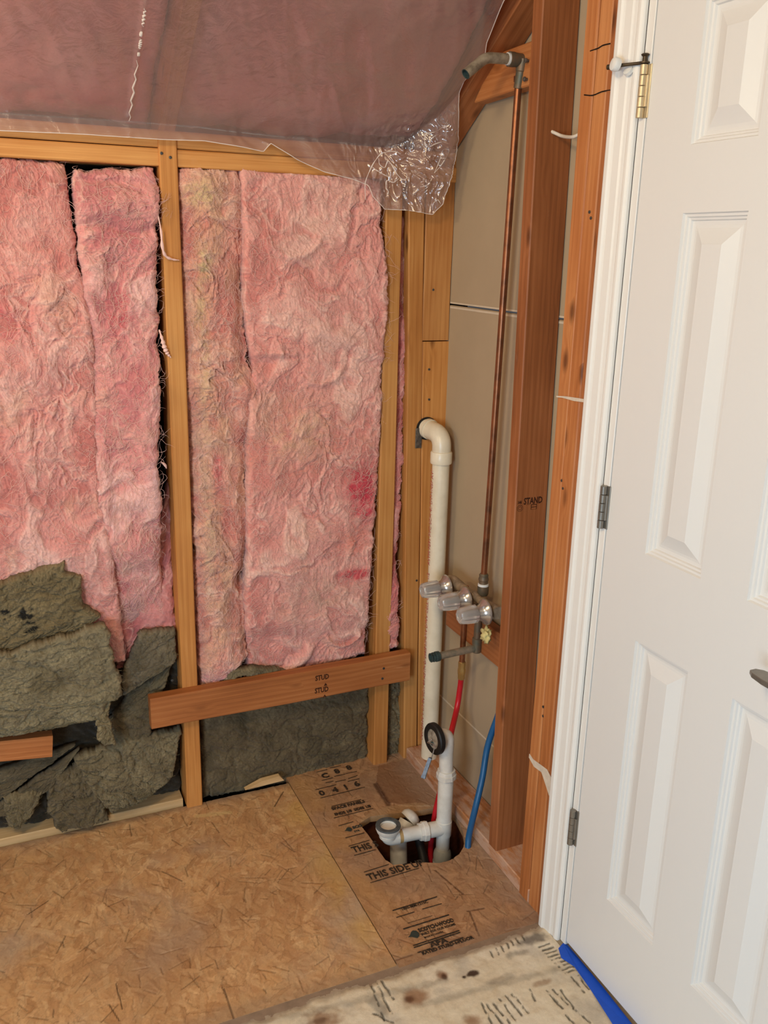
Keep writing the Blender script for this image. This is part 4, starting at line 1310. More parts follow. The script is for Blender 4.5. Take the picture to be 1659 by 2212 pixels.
slab('mineral_wool', [PY(280, 1500, .030), PY(236, 1560, .024), PY(240, 1610, .02)], [PY(372, 1440, .03), PY(340, 1540, .01), PY(308, 1636, .0)],
     0.03, 0.0024, 'wool', WOOL, WCD, 'brown wool piece tucked behind the left end of the ledger', 'insulation', GW, 0.007, 0.012, 28, 1.0, None, 200, WFIBRE, frad=0.0004, flen=0.02)
slab('mineral_wool', [PY(158, 1640, -.012), PY(178, 1680, -.02), PY(215, 1730, -.03), PY(240, 1762, -.036)], [PY(392, 1575, .004), PY(384, 1640, -.006), PY(370, 1690, -.014), PY(300, 1738, -.03)],
     0.04, 0.0021, 'wool', WOOL, WC, 'slanted olive wool piece resting right at the stud foot', 'insulation', GW, 0.007, 0.012, 29, 1.1, None, 420, WFIBRE, frad=0.0004, flen=0.02)
slab('mineral_wool', [PY(100, 1690, .0), PY(106, 1760, -.012), PY(130, 1802, -.02)], [PY(190, 1640, .0), PY(226, 1735, -.012), PY(238, 1778, -.02)],
     0.04, 0.0023, 'wool', WOOL, WCD, 'crumbly brown wool clump low in the heap beside the slanted piece', 'insulation', GW, 0.008, 0.014, 30, 1.2, None, 250, WFIBRE, frad=0.0004, flen=0.02)
slab('mineral_wool', [PY(-100, 1700, .012), PY(-100, 1760, .010)], [PY(165, 1612, .012), PY(-20, 1745, .010)],
     0.03, 0.0024, 'wool', WOOL, WCD, 'upper of two thin wool layers under the short board', 'insulation', GW, 0.004, 0.010, 31, 0.8)
slab('mineral_wool', [PY(-40, 1768, .0), PY(20, 1766, -.006)], [PY(172, 1622, .004), PY(110, 1705, -.002)],
     0.03, 0.0024, 'wool', WOOL, WCD, 'lower of two thin wool layers under the short board', 'insulation', GW, 0.005, 0.010, 32, 0.9)
slab('mineral_wool', [PY(8, 1726, -.012), PY(12, 1770, -.018), PY(20, 1796, -.02)], [PY(96, 1712, -.012), PY(74, 1762, -.018), PY(42, 1800, -.02)],
     0.03, 0.002, 'wool', WOOL, WC, 'rounded fuzzy wool tuft at the lower left of the heap', 'insulation', GW, 0.007, 0.02, 33, 0.9, None, 260, WFIBRE, frad=0.0004, flen=0.02)
slab('mineral_wool', [PY(-120, 1300, .045), PY(-120, 1820, .045)], [PY(390, 1420, .055), PY(392, 1720, .055)],  # wool colour darkened so the deep gaps read as black shade
     0.025, 0.005, 'wool', WOOL, woolcol((66, 56, 40), (80, 68, 48), (48, 40, 28)), 'wool layer at the back of the heap, coloured dark as shade', 'insulation', None, 0.006, 0.012, 34, 1.0)

# ------------------------------------------------------------------ loose boards
lg = board('ledger_board', PY(326, 1544, -.04), PY(886, 1441, -.04), (0, 0, 1), 0.0895, 0.036, WOOD_RED)
lg.location.y += 0.0175
tag(lg, 'long ledger board stamped STUD nailed across the studs', 'board')


def on_lg(o): o.matrix_parent_inverse = lg.matrix_world.inverted(); return o


bpy.context.view_layer.update()


def wtext(s, px, py, size, y, parent, mat=INK_WOOD, rot=(math.pi / 2, 0, 0), **kw):
    p = PY(px, py, y)
    o = text('grade_stamp', s, p, size, mat, parent, rot, **kw)
    o.matrix_parent_inverse = parent.matrix_world.inverted()
    return o


yl = lg.matrix_world.translation.y - 0.0186
wtext('STUD', 681, 1471, 0.022, yl, lg, bold=0.0008, xs=0.75)
wtext('STUD', 680, 1498, 0.022, yl, lg, bold=0.0008, xs=0.75)
wtext('\u25b2', 699, 1482, 0.012, yl, lg)
wtext('\u25b2', 697, 1507, 0.012, yl, lg)
for px, py in ((829, 1444), (826, 1466)):
    on_lg(nail(PY(px, py, yl), (0, -1, 0), 0.0035, lg))
lg2 = board('ledger_board', PY(-260, 1652, -.04), PY(113.5, 1613, -.04), (0, 0, 1), 0.058, 0.036, WOOD_RED)
lg2.location.y += 0.0178
tag(lg2, 'short orange board end sticking out below the pale wool slab', 'board')

# grade stamp on the lone stud (face towards the room)
bpy.context.view_layer.update()
sy = -0.5235
par = empty('grade_stamp'); par.parent = wall_right
for s, px, py, sz in (('STAND', 1131, 1090, 0.022), ('BTR', 1135, 1098, 0.011), ('S-DRY', 1133, 1106, 0.010), ('144', 1118, 1089, 0.010)):
    p = PY(px, py, sy); text('stamp_text', s, p, sz, INK_WOOD, par, (math.pi / 2, 0, 0), 0, 0.0007, 0.72)
c = PY(1123, 1098, sy)
for r_ in (0.0075, 0.004):
    sweep('stamp_ring', [c + Vector((r_ * math.cos(t * math.pi / 12), 0, r_ * math.sin(t * math.pi / 12))) for t in range(25)], 0.0007, INK_WOOD, par, 6)
c = PY(1153, 1095, sy)
for dz in (-0.006, 0.0, 0.006):
    box('stamp_bar', c.x - 0.008, c.x + 0.008, sy - 0.0004, sy + 0.0004, c.z + dz - 0.0008, c.z + dz + 0.0008, INK_WOOD, par, 0)
for dx in (-0.0075, 0.0075):
    box('stamp_bar', c.x + dx - 0.0008, c.x + dx + 0.0008, sy - 0.0004, sy + 0.0004, c.z - 0.006, c.z + 0.006, INK_WOOD, par, 0)


# ------------------------------------------------------------------ plastic film
def film():
    lower = [PY(-200, 272, -.02), PY(0, 283, -.02), PY(180, 291, -.02), PY(345, 302, -.024), PY(440, 305, -.03), PY(520, 318, -.032), PY(568, 328, -.034), PY(584, 310, -.034), PY(640, 345, -.03),
             PY(700, 372, -.028), PY(760, 388, -.03), PY(792, 400, -.034), PY(800, 425, -.036), PY(826, 452, -.036), PY(880, 455, -.038), PY(930, 464, -.04), PY(950, 440, -.04), PY(966, 400, -.045), PY(976, 350, -.06), PY(984, 305, -.075)]
    knee = [PC(-200, 232), PC(0, 246), PC(150, 256), PC(300, 266), PC(420, 276), PC(500, 286), PC(560, 292), PC(600, 296), PC(660, 300), PC(710, 305), PC(760, 312), PC(790, 318), PC(810, 320), PC(835, 318), PC(865, 308), PC(890, 292), PC(915, 272), PC(945, 250), PC(968, 225), PC(988, 200)]
    top = []
    for i, kx in enumerate(np.linspace(-1.75, 0.0, 20)):
        top.append(Vector((kx, -1.0, KNEE_Z + SLOPE * 1.0)))
    redge = [PC(988, 200), PC(1000, 170), PC(1024, 140), PC(1045, 116), PC(1049, 86), PC(1070, 35), PC(1090, -10), PC(1140, -80), Vector((0.03, -1.0, KNEE_Z + SLOPE * 1.0))]
    nu = 560
    tt = 1 - (1 - np.linspace(0, 1, nu)) ** 1.7

    def rs(pts):
        Q_, _ = resample(pts, 1200); ti = np.linspace(0, 1, 1200)
        return np.stack([np.interp(tt, ti, Q_[:, k]) for k in range(3)], 1)
    Lw, Kn = rs(lower), rs(knee)
    n1, n2 = 170, 90
    # the sloped part, knee up to top; its right side follows the torn edge
    Re, _ = resample(redge, n1)
    leftx = PC(-200, 232).x
    u = np.linspace(0, 1, nu)
    rowsP = []
    for i in range(n1):
        t = i / (n1 - 1)
        y = Kn[:, 1] * (1 - t) + (-1.0) * t
        xr = Re[i, 0]; x0 = Kn[0, 0]
        x = x0 + (Kn[:, 0] - Kn[0, 0]) / (Kn[-1, 0] - Kn[0, 0]) * (xr - x0)
        z = KNEE_Z - SLOPE * y
        p = np.stack([x, y, z], 1)
        if t < 0.5:   # let the last columns follow the edge in y too
            w = sstep(0.93, 1.0, u) * 1.0
            p[:, 1] = p[:, 1] * (1 - w) + Re[i, 1] * w; p[:, 2] = KNEE_Z - SLOPE * p[:, 1]
        rowsP.append(p)
    up_part = np.array(rowsP[::-1])
    dn = np.array([Kn * (1 - t) + Lw * t for t in np.linspace(0, 1, n2 + 1)[1:]])
    P = np.concatenate([up_part, dn])
    nv = len(P)
    X_, Y_, Z_ = P[..., 0], P[..., 1], P[..., 2]
    nn = np.array(nrm) * -1.0
    a, b_ = X_, np.hypot(Y_, Z_)
    slack = 0.006 * fbm(a * 4, b_ * 4, 3, 201) + 0.0035 * (1 - np.abs(fbm(a * 9 + 0.6 * b_ * 9, b_ * 3.0, 3, 202)) * 3)
    slack += 0.0012 * fbm(a * 30 + b_ * 12, b_ * 9, 3, 203)
    # a crease running up the sheet
    c0, c1 = PC(277, 250), PC(312, 0)
    cd_ = dist_seg(X_, Y_, (c0.x, c0.y), (c1.x, c1.y))
    slack += 0.006 * np.exp(-(cd_ / 0.005) ** 2)
    # pulled tight at the stapled knee, crumpled in the corner
    cc = PY(885, 370, -.05)
    crm = np.exp(-((X_ - cc.x) / 0.105) ** 2 - ((Z_ - cc.z) / 0.10) ** 2 - ((Y_ + 0.05) / 0.16) ** 2)
    r1 = 1 - np.abs(pn(a * 26 + 3, (Z_ - Y_) * 20, 211)) * 2
    r2 = 1 - np.abs(pn(a * 44 + 9, (Z_ - Y_) * 40, 213)) * 2
    slack = slack * (1 - 0.5 * crm) + crm * (0.042 * np.sqrt(pn(a * 17 + 3, (Z_ - Y_) * 14, 211) ** 2 + 0.0012) + 0.026 * np.sqrt(pn(a * 31 + 9 + 2 * r1, (Z_ - Y_) * 27, 213) ** 2 + 0.0012) + 0.006 * pn(a * 60, (Z_ - Y_) * 60, 215))
    # flap ripples
    fl = np.zeros((nv, nu)); fl[n1:] = np.linspace(0, 1, n2)[:, None]
    slack += fl * 0.004 * fbm(a * 16, Z_ * 10, 3, 217)
    nv3 = np.broadcast_to(nn, P.shape).copy()
    w = np.zeros((nv, nu)); w[n1 - 12:n1] = np.linspace(0, 1, 12)[:, None]; w[n1:] = 1
    fwd = np.array([0.0, -1.0, 0.0])
    nv3 = nv3 * (1 - w[..., None]) + fwd * w[..., None]
    P = P + nv3 * (slack + 0.006)[..., None]
    idx = np.arange(nv * nu).reshape(nv, nu)
    Q = np.stack([idx[:-1, :-1], idx[1:, :-1], idx[1:, 1:], idx[:-1, 1:]], -1).reshape(-1, 4)
    o = link('plastic_sheet', np_mesh('plastic_sheet', P.reshape(-1, 3), Q), POLY)
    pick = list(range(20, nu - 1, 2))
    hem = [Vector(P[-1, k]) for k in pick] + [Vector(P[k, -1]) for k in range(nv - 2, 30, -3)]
    sweep('hem', hem, 0.0009, MILKY, o, 6)  # milky bead along the edges, put in to draw their bright line
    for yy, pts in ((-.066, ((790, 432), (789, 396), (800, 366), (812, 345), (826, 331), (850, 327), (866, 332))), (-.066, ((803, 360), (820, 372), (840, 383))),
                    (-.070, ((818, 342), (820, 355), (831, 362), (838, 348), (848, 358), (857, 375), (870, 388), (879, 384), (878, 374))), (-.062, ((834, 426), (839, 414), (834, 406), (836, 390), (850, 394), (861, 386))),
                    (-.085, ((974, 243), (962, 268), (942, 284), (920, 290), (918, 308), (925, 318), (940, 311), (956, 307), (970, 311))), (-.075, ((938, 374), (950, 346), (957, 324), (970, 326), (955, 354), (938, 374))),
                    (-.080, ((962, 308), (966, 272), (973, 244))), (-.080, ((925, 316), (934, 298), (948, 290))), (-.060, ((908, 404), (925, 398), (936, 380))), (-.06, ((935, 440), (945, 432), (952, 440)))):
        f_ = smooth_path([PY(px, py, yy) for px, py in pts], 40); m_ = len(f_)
        sweep('fold_highlight', f_, [0.0005 + 0.0011 * abs(math.sin(k * 0.37 + px)) * math.sin(math.pi * (k + .5) / m_) for k in range(m_)], MILKY, o, 8)  # milky tubes laid on the crumples to draw their pale edges and highlights
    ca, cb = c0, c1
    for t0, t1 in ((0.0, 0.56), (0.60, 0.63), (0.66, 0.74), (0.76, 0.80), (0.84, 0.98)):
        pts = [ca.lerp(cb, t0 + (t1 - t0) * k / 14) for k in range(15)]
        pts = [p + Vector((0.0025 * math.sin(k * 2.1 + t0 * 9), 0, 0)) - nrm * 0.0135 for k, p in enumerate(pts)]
        sweep('fold_highlight', pts, [0.0004 + 0.0016 * math.sin(math.pi * (k + .5) / 15) for k in range(15)], MILKY, o, 8)  # broken white tubes stand in for the highlight along the crease
    tag(o, 'clear crumpled plastic vapour sheet stapled under the sloped ceiling', 'plastic sheet')
    return o


film()

# ------------------------------------------------------------------ vent pipe
vx, vy = 0.043, -0.072
vent = sweep('vent_pipe', [(vx + .002, vy, -0.16), (vx, vy, 0.985)], 0.0242, PVC, None, 36)
tag(vent, 'tall cream plastic vent pipe standing in the corner, turning into the stud', 'pipe')
el = arc_path([(vx, vy, 0.965), (vx, vy, 1.035), (vx - 0.012, 0.012, 1.045)], 0.046, 14)
sweep('elbow', el, 0.0262, PVC, vent, 36)
lathe('elbow_hub', (vx, vy, 0.958), (0, 0, 1), [(0, 0.0255), (0.0, 0.0295), (0.002, 0.0302), (0.030, 0.0302), (0.033, 0.0285), (0.034, 0.026)], PVC, vent, 36)
lathe('socket_ring', (vx - 0.0085, -0.016, 1.0425), (-0.14, 0.98, 0.10), [(0, 0.026), (0, 0.0285), (0.012, 0.0285), (0.012, 0.026)], PVC, vent, 36)
# red lettering up the side that faces the room
va = math.atan2(CAM[1] - vy, CAM[0] - vx) - 0.95
for z0, s in ((0.10, 'PVC-DWV 1 1/2 IN SCH 40 ASTM D-2665'), (0.40, 'NSF-PW DWV CELL CORE 1 1/2'), (0.66, 'ASTM F891 PVC SCH 40 DWV'), (0.88, 'NSF AW')):
    d_ = Vector((math.cos(va), math.sin(va), 0))
    p = Vector((vx, vy, z0)) + d_ * 0.0244
    o = text('pipe_lettering', s, p, 0.017, INK_RED, vent)
    tz = Vector((0, 0, 1)); tn = d_; ty = tn.cross(tz)
    o.matrix_local = Matrix((tz, ty, tn)).transposed().to_4x4()
    o.location = p
npl = box('nail_plate', 0.0, 0.0035, 0.0, 0.0, 0, 0, STEELG) if False else None
p0 = PY(898, 925, -0.001); p1 = PY(911, 967, -0.001)
npo = box('nail_plate', p0.x, p1.x - 0.002, -0.0035, -0.0002, p1.z, p0.z, STEELG, None, 0.0008)
tag(npo, 'small grey steel nail plate on the corner stud beside the pipe elbow', 'metal plate')
hole_ring = lathe('pipe_hole', (vx - 0.012, -0.0006, 1.043), (0, -1, 0), [(0, 0.0325), (0.0004, 0.0325)], RUBBER, wall_right, 28)

# ------------------------------------------------------------------ tub waste and overflow
tx, ty = -0.050, -0.352
tub = sweep('tub_drain', [(tx, ty, 0.012), (tx + .001, ty, 0.10), (tx - .004, ty, 0.262)], 0.0192, ABS, None, 30)
tag(tub, 'white plastic tub waste and overflow standing up from the floor hole', 'drain')
# overflow head: an elbow turning towards the tub, black gasket, metal plate
hz = 0.283
sweep('overflow_elbow', arc_path([(tx - .004, ty, 0.235), (tx - .004, ty, hz), (tx - .036, ty - .002, hz)], 0.024, 10), [0.0205] * 12 + [0.026], ABS, tub, 28)
ga = Vector((-1, -0.10, 0.02)).normalized(); go = Vector((tx - .034, ty - .003, hz))
lathe('gasket', go, ga, [(0, 0.030), (0, 0.040), (0.003, 0.0425), (0.013, 0.0425), (0.0165, 0.040), (0.0165, 0.027), (0.0, 0.026)], RUBBER, tub, 40, None, False, False)
pl = lathe('overflow_plate', go + ga * 0.011, ga, [(0, 0.0275), (0.002, 0.0275), (0.003, 0.024)], plain('stained_metal', S(206, 196, 178), 0.4, 0.4, 0.5, 0.3, 90, 0.3, col2=S(110, 96, 78)), tub, 32)
sc = [go + ga * 0.016, go + ga * 0.030 + Vector((0, 0, -0.006)), PY(938, 1612, -.40), PY(929, 1648, -.41)]
sweep('trip_rod', smooth_path(sc, 24), 0.0014, CHROME, tub, 8)
a0, a1 = PY(930, 1636, -.41), PY(913, 1684, -.418)
dl = (a1 - a0).normalized()
lathe('trip_lever', a0, dl, [(0, 0.003), (0.002, 0.0062), (0.046, 0.0066), (0.05, 0.0076), (0.056, 0.0076), (0.057, 0.005)], plain('zinc_lever', S(112, 118, 126), 0.4, 0.5, 0.5, 0.25, 160), tub, 4)
lathe('screw', go + ga * 0.014 + Vector((0, 0, -0.012)), ga, [(0, 0.005), (0.004, 0.0048), (0.005, 0.003)], VERDIGRIS, tub, 14)


def hexnut(name, o, ax, r, h, mat, parent):
    return lathe(name, o, ax, [(0, r * 0.9), (0.0015, r), (h * 0.55, r), (h * 0.6, r * 0.92), (h, r * 0.88)], mat, parent, 36, fn=lambda i, a: 1.0 + 0.05 * (1 if math.sin(a * 8) > 0.55 else 0))


hexnut('slip_nut', (tx, ty, 0.152), (0, 0, 1), 0.0262, 0.026, ABS, tub)
lathe('sleeve', (tx, ty, 0.02), (0, 0, 1), [(0, 0.0208), (0.132, 0.0212), (0.134, 0.0205)], ABS, tub, 30)
# tee and arm to the shoe
tz = -0.004
lathe('tee', (tx, ty, -0.075), (0, 0, 1), [(0, 0.0192), (0.045, 0.0192), (0.05, 0.0218), (0.094, 0.0222), (0.096, 0.020)], ABS, tub, 30)
sh = PZ(838, 1800, 0.012); sh = Vector((sh.x, sh.y, -0.004))
arm_d = (sh - Vector((tx, ty, tz))).normalized()
A0 = Vector((tx, ty, tz))
Larm = (sh - A0).length
lathe('tee_branch', A0, arm_d, [(0, 0.0205), (0.012, 0.0212), (0.050, 0.0212), (0.051, 0.0195)], ABS, tub, 30)
hexnut('slip_nut', A0 + arm_d * 0.048, arm_d, 0.0262, 0.024, ABS, tub)
lathe('waste_arm', A0 + arm_d * 0.05, arm_d, [(0, 0.0186), (Larm - 0.055, 0.0186)], ABS, tub, 30)
lathe('cement_band', A0 + arm_d * (Larm - 0.040), arm_d, [(0, 0.0189), (0.012, 0.0189)], GLUE, tub, 30)
sweep('shoe_elbow', arc_path([sh - arm_d * 0.03, sh, sh + Vector((0, 0, 0.034))], 0.018, 8), 0.0205, ABS, tub, 30)
lathe('shoe', sh + Vector((0, 0, 0.002)), (0, 0, 1), [(0, 0.018), (0.004, 0.0235), (0.012, 0.0245), (0.014, 0.0215), (0.018, 0.0225), (0.021, 0.030), (0.030, 0.0335), (0.037, 0.034), (0.037, 0.022), (0.018, 0.0205)], ABS, tub, 40)
lathe('shoe_gasket', sh + Vector((0, 0, 0.037)), (0, 0, 1), [(0, 0.022), (0, 0.0335), (0.003, 0.0345), (0.006, 0.0335), (0.006, 0.0225), (0.0, 0.022)], GASKET, tub, 40, None, False, False)
# downpipe and coupling below the tee
lathe('tailpiece', (tx, ty, -0.24), (0, 0, 1), [(0, 0.0175), (0.18, 0.0175)], ABS, tub, 28)
lathe('coupling', (tx, ty, -0.17), (0, 0, 1), [(0, 0.024), (0.030, 0.024), (0.032, 0.0265), (0.058, 0.0265), (0.060, 0.0245), (0.078, 0.0255), (0.088, 0.024), (0.098, 0.0195)], GREYPVC, tub, 32)
trap = sweep('trap_pipe', arc_path([(tx - .070, -0.270, -0.02), (tx - .105, -0.285, -0.06), (tx - .130, -0.36, -0.25)], 0.035, 10), 0.024, ABS, None, 28)
tag(trap, 'white trap pipe curving down inside the floor hole', 'pipe')
lathe('trap_cap', (tx - .068, -0.270, -0.016), (1, 0.15, 0.7), [(0, 0.0285), (0.012, 0.0285), (0.022, 0.022), (0.027, 0.010)], ABS, trap, 28)
sweep('black_hose', smooth_path([(-0.10, -0.30, -0.06), (-0.105, -0.36, -0.12), (-0.10, -0.40, -0.25)], 20), 0.012, RUBBER, trap, 14)

# ------------------------------------------------------------------ shower plumbing
cx_, = (0.046,)
rb_ = PX(1045, 1245, cx_); rt_ = PX(1121, 168, cx_)
shw = sweep('shower_plumbing', [rb_ - Vector((0, 0, 0.01)), rt_], 0.0082, COPPER, None, 24)
tag(shw, 'copper shower riser with three clear knobs and a bare bent arm', 'plumbing')
top_el = PX(1127, 131, cx_)
lathe('riser_cup', rt_ - Vector((0, 0, 0.022)), top_el - rt_, [(0, 0.0085), (0.001, 0.0108), (0.034, 0.0110), (0.036, 0.0125), (0.06, 0.0125)], COPPER_OLD, shw, 24)
lathe('drop_elbow', top_el + Vector((0.012, 0, 0)), (-1, 0, 0), [(0, 0.010), (0.003, 0.0135), (0.028, 0.0145), (0.034, 0.0155), (0.045, 0.0155)], COPPER_OLD, shw, 24)
lathe('thread_tape', top_el + Vector((-0.031, 0, 0)), (-1, 0, 0), [(0, 0.0118), (0.0, 0.0128), (0.007, 0.0128), (0.007, 0.0118)], BUMPER, shw, 24)
ya_ = top_el.y
e1 = top_el + Vector((-0.030, 0, 0)); e2 = PY(1050, 124, ya_ - 0.004); e3 = PY(1006, 160, ya_ - 0.008)
sweep('shower_arm', arc_path([e1, e2, e3], 0.05, 12), 0.0112, plain('aged_chrome', S(178, 166, 142), 0.4, 0.3, 0.5, 0.2, 50, 0.15, col2=S(104, 92, 74)), shw, 26, True, False)
lathe('arm_mouth', e3, (e3 - e2), [(-0.012, 0.0085), (-0.002, 0.0092), (0.0004, 0.0112), (0.0004, 0.0092), (-0.012, 0.0088)], VERDIGRIS, shw, 24)
for px, py in ((1137, 131), (1134, 171)):
    p = PX(px, py, 0.040); lathe('screw', p, (-1, 0, 0), [(-0.006, 0.003), (0, 0.003), (0, 0.0052), (0.003, 0.0048), (0.004, 0.002)], STEELG, shw, 12)
lathe('pipe_strap', PX(1119, 171, cx_) - Vector((0, 0, 0.005)), (0, 0, 1), [(0, 0.0086), (0, 0.0095), (0.011, 0.0095), (0.011, 0.0086)], COPPER, shw, 24)
# valve body along the wall
hx = -0.062
tips = [PX(919, 1274, hx), PX(959, 1301, hx), PX(1000, 1329, hx)]
zm = sum(t.z for t in tips) / 3
ymid = tips[1].y
mz = zm + 0.004
mx = 0.028
sweep('valve_body', [(mx, tips[0].y + 0.03, mz), (mx, tips[0].y + 0.012, mz), (mx, tips[0].y - 0.015, mz), (mx, ymid + 0.025, mz), (mx, ymid, mz), (mx, ymid - 0.025, mz), (mx, tips[2].y + 0.015, mz), (mx, tips[2].y - 0.02, mz)],
      [0.013, 0.0165, 0.0155, 0.0095, 0.0155, 0.0095, 0.0155, 0.0165], CRUST, shw, 22)
HANDLE = {}
for i, t in enumerate(tips):
    o0 = Vector((0.030, t.y, t.z))
    L0 = 0.030 - hx
    hd_ = lathe('valve_stem', o0, (-1, 0, -0.02), [(0, 0.017), (0.012, 0.0165), (0.014, 0.0125), (0.030, 0.0120), (0.034, 0.0105)], CRUST, shw, 20)
    sweep('bonnet_collar', [o0 + Vector((-0.016, 0, 0)), o0 + Vector((-0.030, 0, 0))], 0.0135, plain('pink_plastic', S(196, 142, 122), 0.5, 0, 0.4, 0.1, 40), hd_, 20)
    lathe('flange', o0, (-1, 0, -0.02), [(0.026, 0.010), (0.026, 0.0320), (0.0275, 0.0335), (0.031, 0.0325), (0.037, 0.0250), (0.044, 0.0200), (0.054, 0.0175), (0.054, 0.010)], CHROME, hd_, 40)
    lathe('knob', o0, (-1, 0, -0.02), [(0.053, 0.016), (0.054, 0.0205), (0.058, 0.0226), (0.068, 0.0230), (0.088, 0.0216), (0.099, 0.0196), (0.103, 0.0160), (0.1035, 0.0105), (0.101, 0.009), (0.101, 0.0001)],
          ACRYLIC, hd_, 48, fn=lambda k, a: 1.0 + (0.06 * math.cos(a * 8) if 1 < k < 7 else 0))
    lathe('knob_core', o0, (-1, 0, -0.02), [(0.050, 0.0065), (0.088, 0.0065), (0.089, 0.004)], STEELG, hd_, 12)
# union at the foot of the riser
lathe('union_nut', rb_ - Vector((0, 0, 0.052)), (0, 0, 1), [(0, 0.0125), (0.004, 0.0145), (0.026, 0.0150), (0.028, 0.0118), (0.040, 0.0118), (0.042, 0.0135), (0.046, 0.0135), (0.05, 0.0118), (0.056, 0.0125), (0.06, 0.0095)], COPPER_OLD, shw, 24)
lathe('white_seal', rb_ - Vector((0, 0, 0.0265)), (0, 0, 1), [(0, 0.0128), (0, 0.0145), (0.006, 0.0140), (0.007, 0.012)], BUMPER, shw, 24)
# tub spout drop and stub
sp0 = PX(1036, 1394, 0.042); sp1 = PX(930, 1421, -0.098)
sp0 = Vector((0.042, sp1.y + 0.004, sp1.z + 0.003))
sweep('spout_drop', [(0.042, sp0.y, mz - 0.01), (0.042, sp0.y, sp0.z)], 0.0098, COPPER_OLD, shw, 20)
lathe('spout_elbow', sp0 + Vector((0, 0, -0.012)), (0, 0, 1), [(0, 0.011), (0.002, 0.0130), (0.040, 0.0130), (0.042, 0.0105)], COPPER_OLD, shw, 22)
sweep('spout_stub', [sp0, sp0.lerp(sp1, 0.5), sp1 + (sp0 - sp1) * 0.12], 0.0098, plain('stub_copper', S(158, 140, 118), 0.5, 0.3, 0.5, 0.25, 50, 0.2, col2=S(82, 98, 88)), shw, 22)
dv = (sp1 - sp0).normalized()
lathe('stub_fitting', sp1 - dv * 0.026, dv, [(0, 0.0100), (0.001, 0.0132), (0.011, 0.0138), (0.012, 0.0112), (0.015, 0.0112), (0.016, 0.0128), (0.019, 0.0128), (0.020, 0.0112), (0.026, 0.0124), (0.026, 0.0095), (0.012, 0.009)], VERDIGRIS, shw, 24)
# hot supply drop, brass coupling
hs = PX(998, 1430, 0.044)
sweep('supply_drop', [(0.044, hs.y, mz), (0.044, hs.y, hs.z)], 0.0080, COPPER, shw, 20)
lathe('coupling', Vector((0.044, hs.y, hs.z - 0.052)), (0, 0, 1), [(0, 0.0088), (0.004, 0.0105), (0.016, 0.0105), (0.020, 0.0118), (0.032, 0.0118), (0.036, 0.0100), (0.042, 0.0108), (0.052, 0.0108), (0.054, 0.009)], BRASS, shw, 8)
rd = sweep('red_water_line', smooth_path([(0.044, hs.y, hs.z - 0.05), PX(994, 1484, 0.044), PX(987, 1530, 0.034), PY(973, 1592, -0.305), PY(963, 1660, -0.306), (-0.055, -0.306, 0.0), (-0.075, -0.33, -0.12), (-0.10, -0.42, -0.25)], 60), 0.0080, RED, None, 18)
tag(rd, 'red plastic water line dropping from the brass coupling', 'water line')
bl = sweep('blue_water_line', smooth_path([PX(1078, 1540, 0.050), PX(1054, 1610, 0.036), PX(1042, 1680, 0.014), PX(1027, 1745, -0.012), PX(1014, 1800, -0.024), PX(1011, 1825, -0.030), PX(1010, 1850, -0.036)], 60), 0.0084, BLUE, None, 18)
tag(bl, 'blue plastic water line running into the floor beside the stud', 'water line')
# yellow foam scrap by the third knob
b = bmesh.new()
bmesh.ops.create_icosphere(b, subdivisions=3, radius=1.0)
for v in b.verts:
    c = v.co.copy(); k = 1 + 0.45 * math.sin(c.x * 5 + 1) * math.cos(c.z * 6) + 0.25 * math.sin(c.y * 9 + c.z * 7)
    v.co = Vector((c.x * 0.010 * k, c.y * 0.016 * k, c.z * 0.018 * k))
fo = link('foam_scrap', bm_mesh('foam_scrap', b, True), FOAM); fo.location = PX(1050, 1372, 0.010)
tag(fo, 'pale yellow foam scrap clinging below the third clear knob', 'foam')
# white cable through the lone stud
cb = sweep('electric_cable', smooth_path([PY(1180, 280, -0.492), PY(1196, 286, -0.512), PY(1215, 294, -0.535), PX(1236, 296, 0.03), PX(1252, 290, 0.035), PX(1270, 284, 0.04)], 30), 0.0035, CABLE, None, 12)
tag(cb, 'white electric cable sagging between the lone stud and the door studs', 'cable')

# pale sliver of wood at the wall foot
q = [PY(530, 1707, -.004), PY(614, 1686, -.004), PY(604, 1676, -.002), PY(566, 1686, -.002)]
b = bmesh.new()
fa = [b.verts.new((p.x, -0.004, max(p.z, 0.001))) for p in q]; fb = [b.verts.new((p.x, 0.012, max(p.z, 0.001))) for p in q]
b.faces.new(fa); b.faces.new(fb[::-1])
for k in range(4): b.faces.new((fa[k], fa[(k + 1) % 4], fb[(k + 1) % 4], fb[k]))
tag(link('wood_sliver', bm_mesh('wood_sliver', b), WOOD_PALE), 'pale splinter of wood lying at the foot of the flat wool slab', 'wood scrap')

# lettering becomes ordinary mesh
bpy.context.view_layer.update()
dg = bpy.context.evaluated_depsgraph_get()
conv = [(o, bpy.data.meshes.new_from_object(o.evaluated_get(dg))) for o in TEXTS]
for o, me in conv:
    nm = o.name.split('.')[0]
    m2 = bpy.data.objects.new('lettering_tmp', me); COL.objects.link(m2)
    m2.parent = o.parent; m2.matrix_parent_inverse = o.matrix_parent_inverse.copy(); m2.matrix_basis = o.matrix_basis.copy()
    cu = o.data; bpy.data.objects.remove(o); bpy.data.curves.remove(cu)
    m2.name = nm; me.name = nm

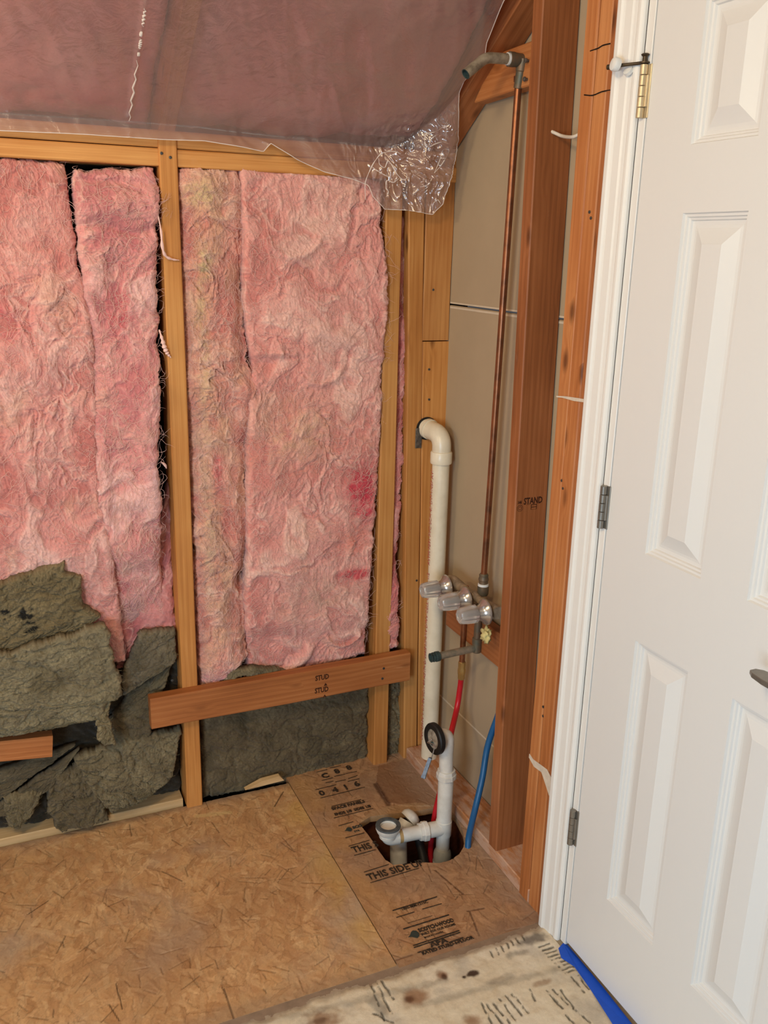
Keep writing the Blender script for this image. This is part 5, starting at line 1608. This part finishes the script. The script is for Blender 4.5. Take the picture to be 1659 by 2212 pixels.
# plaster smears and cracks on the studs beside the door
def smear(name, pts, mat, lift=0.0009, parent=wall_right):
    b = bmesh.new()
    P0 = [PX(px, py, -0.0006) for px, py in pts]
    va = [b.verts.new(p) for p in P0]; vb = [b.verts.new(p + Vector((-lift, 0, 0))) for p in P0]
    b.faces.new(vb); b.faces.new(va[::-1]); n = len(P0)
    for k in range(n): b.faces.new((va[k], va[(k + 1) % n], vb[(k + 1) % n], vb[k]))
    return link(name, bm_mesh(name, b), mat, parent)


PLASTER = plain('plaster_smear', S(218, 204, 184), 0.9, 0, 0.2, 0.1, 60, 0.2)
smear('plaster_smear', ((1144, 1628), (1152, 1640), (1166, 1650), (1182, 1662), (1192, 1682), (1194, 1712), (1189, 1742), (1186, 1752), (1187, 1720), (1180, 1698), (1174, 1680), (1170, 1668), (1154, 1656), (1143, 1636)), PLASTER)
smear('plaster_smear', ((1202, 855), (1222, 856), (1250, 860), (1274, 864), (1276, 870), (1262, 880), (1262, 869), (1240, 866), (1215, 859), (1203, 858)), PLASTER)
for pts in (((1275, 110), (1292, 104), (1302, 98), (1318, 94)), ((1262, 205), (1280, 206), (1300, 198), (1322, 194), (1342, 192))):
    pp = [PX(a, c, -0.0005) for a, c in pts]
    sweep('crack', smooth_path(pp, 12), 0.0011, DARKBACK, wall_right, 6)
# loose pink tufts that spill over the yellow stud
bb = bpy.data.objects['insulation_batt.001']
for pts, r0 in ((((341, 462, -.02), (348, 500, -.024), (351, 535, -.024), (358, 553, -.018), (372, 560, -.014), (387, 562, -.012)), 0.0034), (((344, 712, -.02), (351, 735, -.02), (356, 752, -.016), (362, 764, -.012), (369, 772, -.011)), 0.005), (((348, 998, -.02), (356, 1004, -.014), (360, 1012, -.01)), 0.003)):
    pp = smooth_path([PY(*p) for p in pts], 24); m = len(pp)
    sweep('tuft', pp, [r0 * (0.25 + math.sin(math.pi * (k + 0.5) / m)) * (1 + 0.3 * math.sin(k * 1.9)) * 0.8 for k in range(m)], FIBRE, bb, 9)
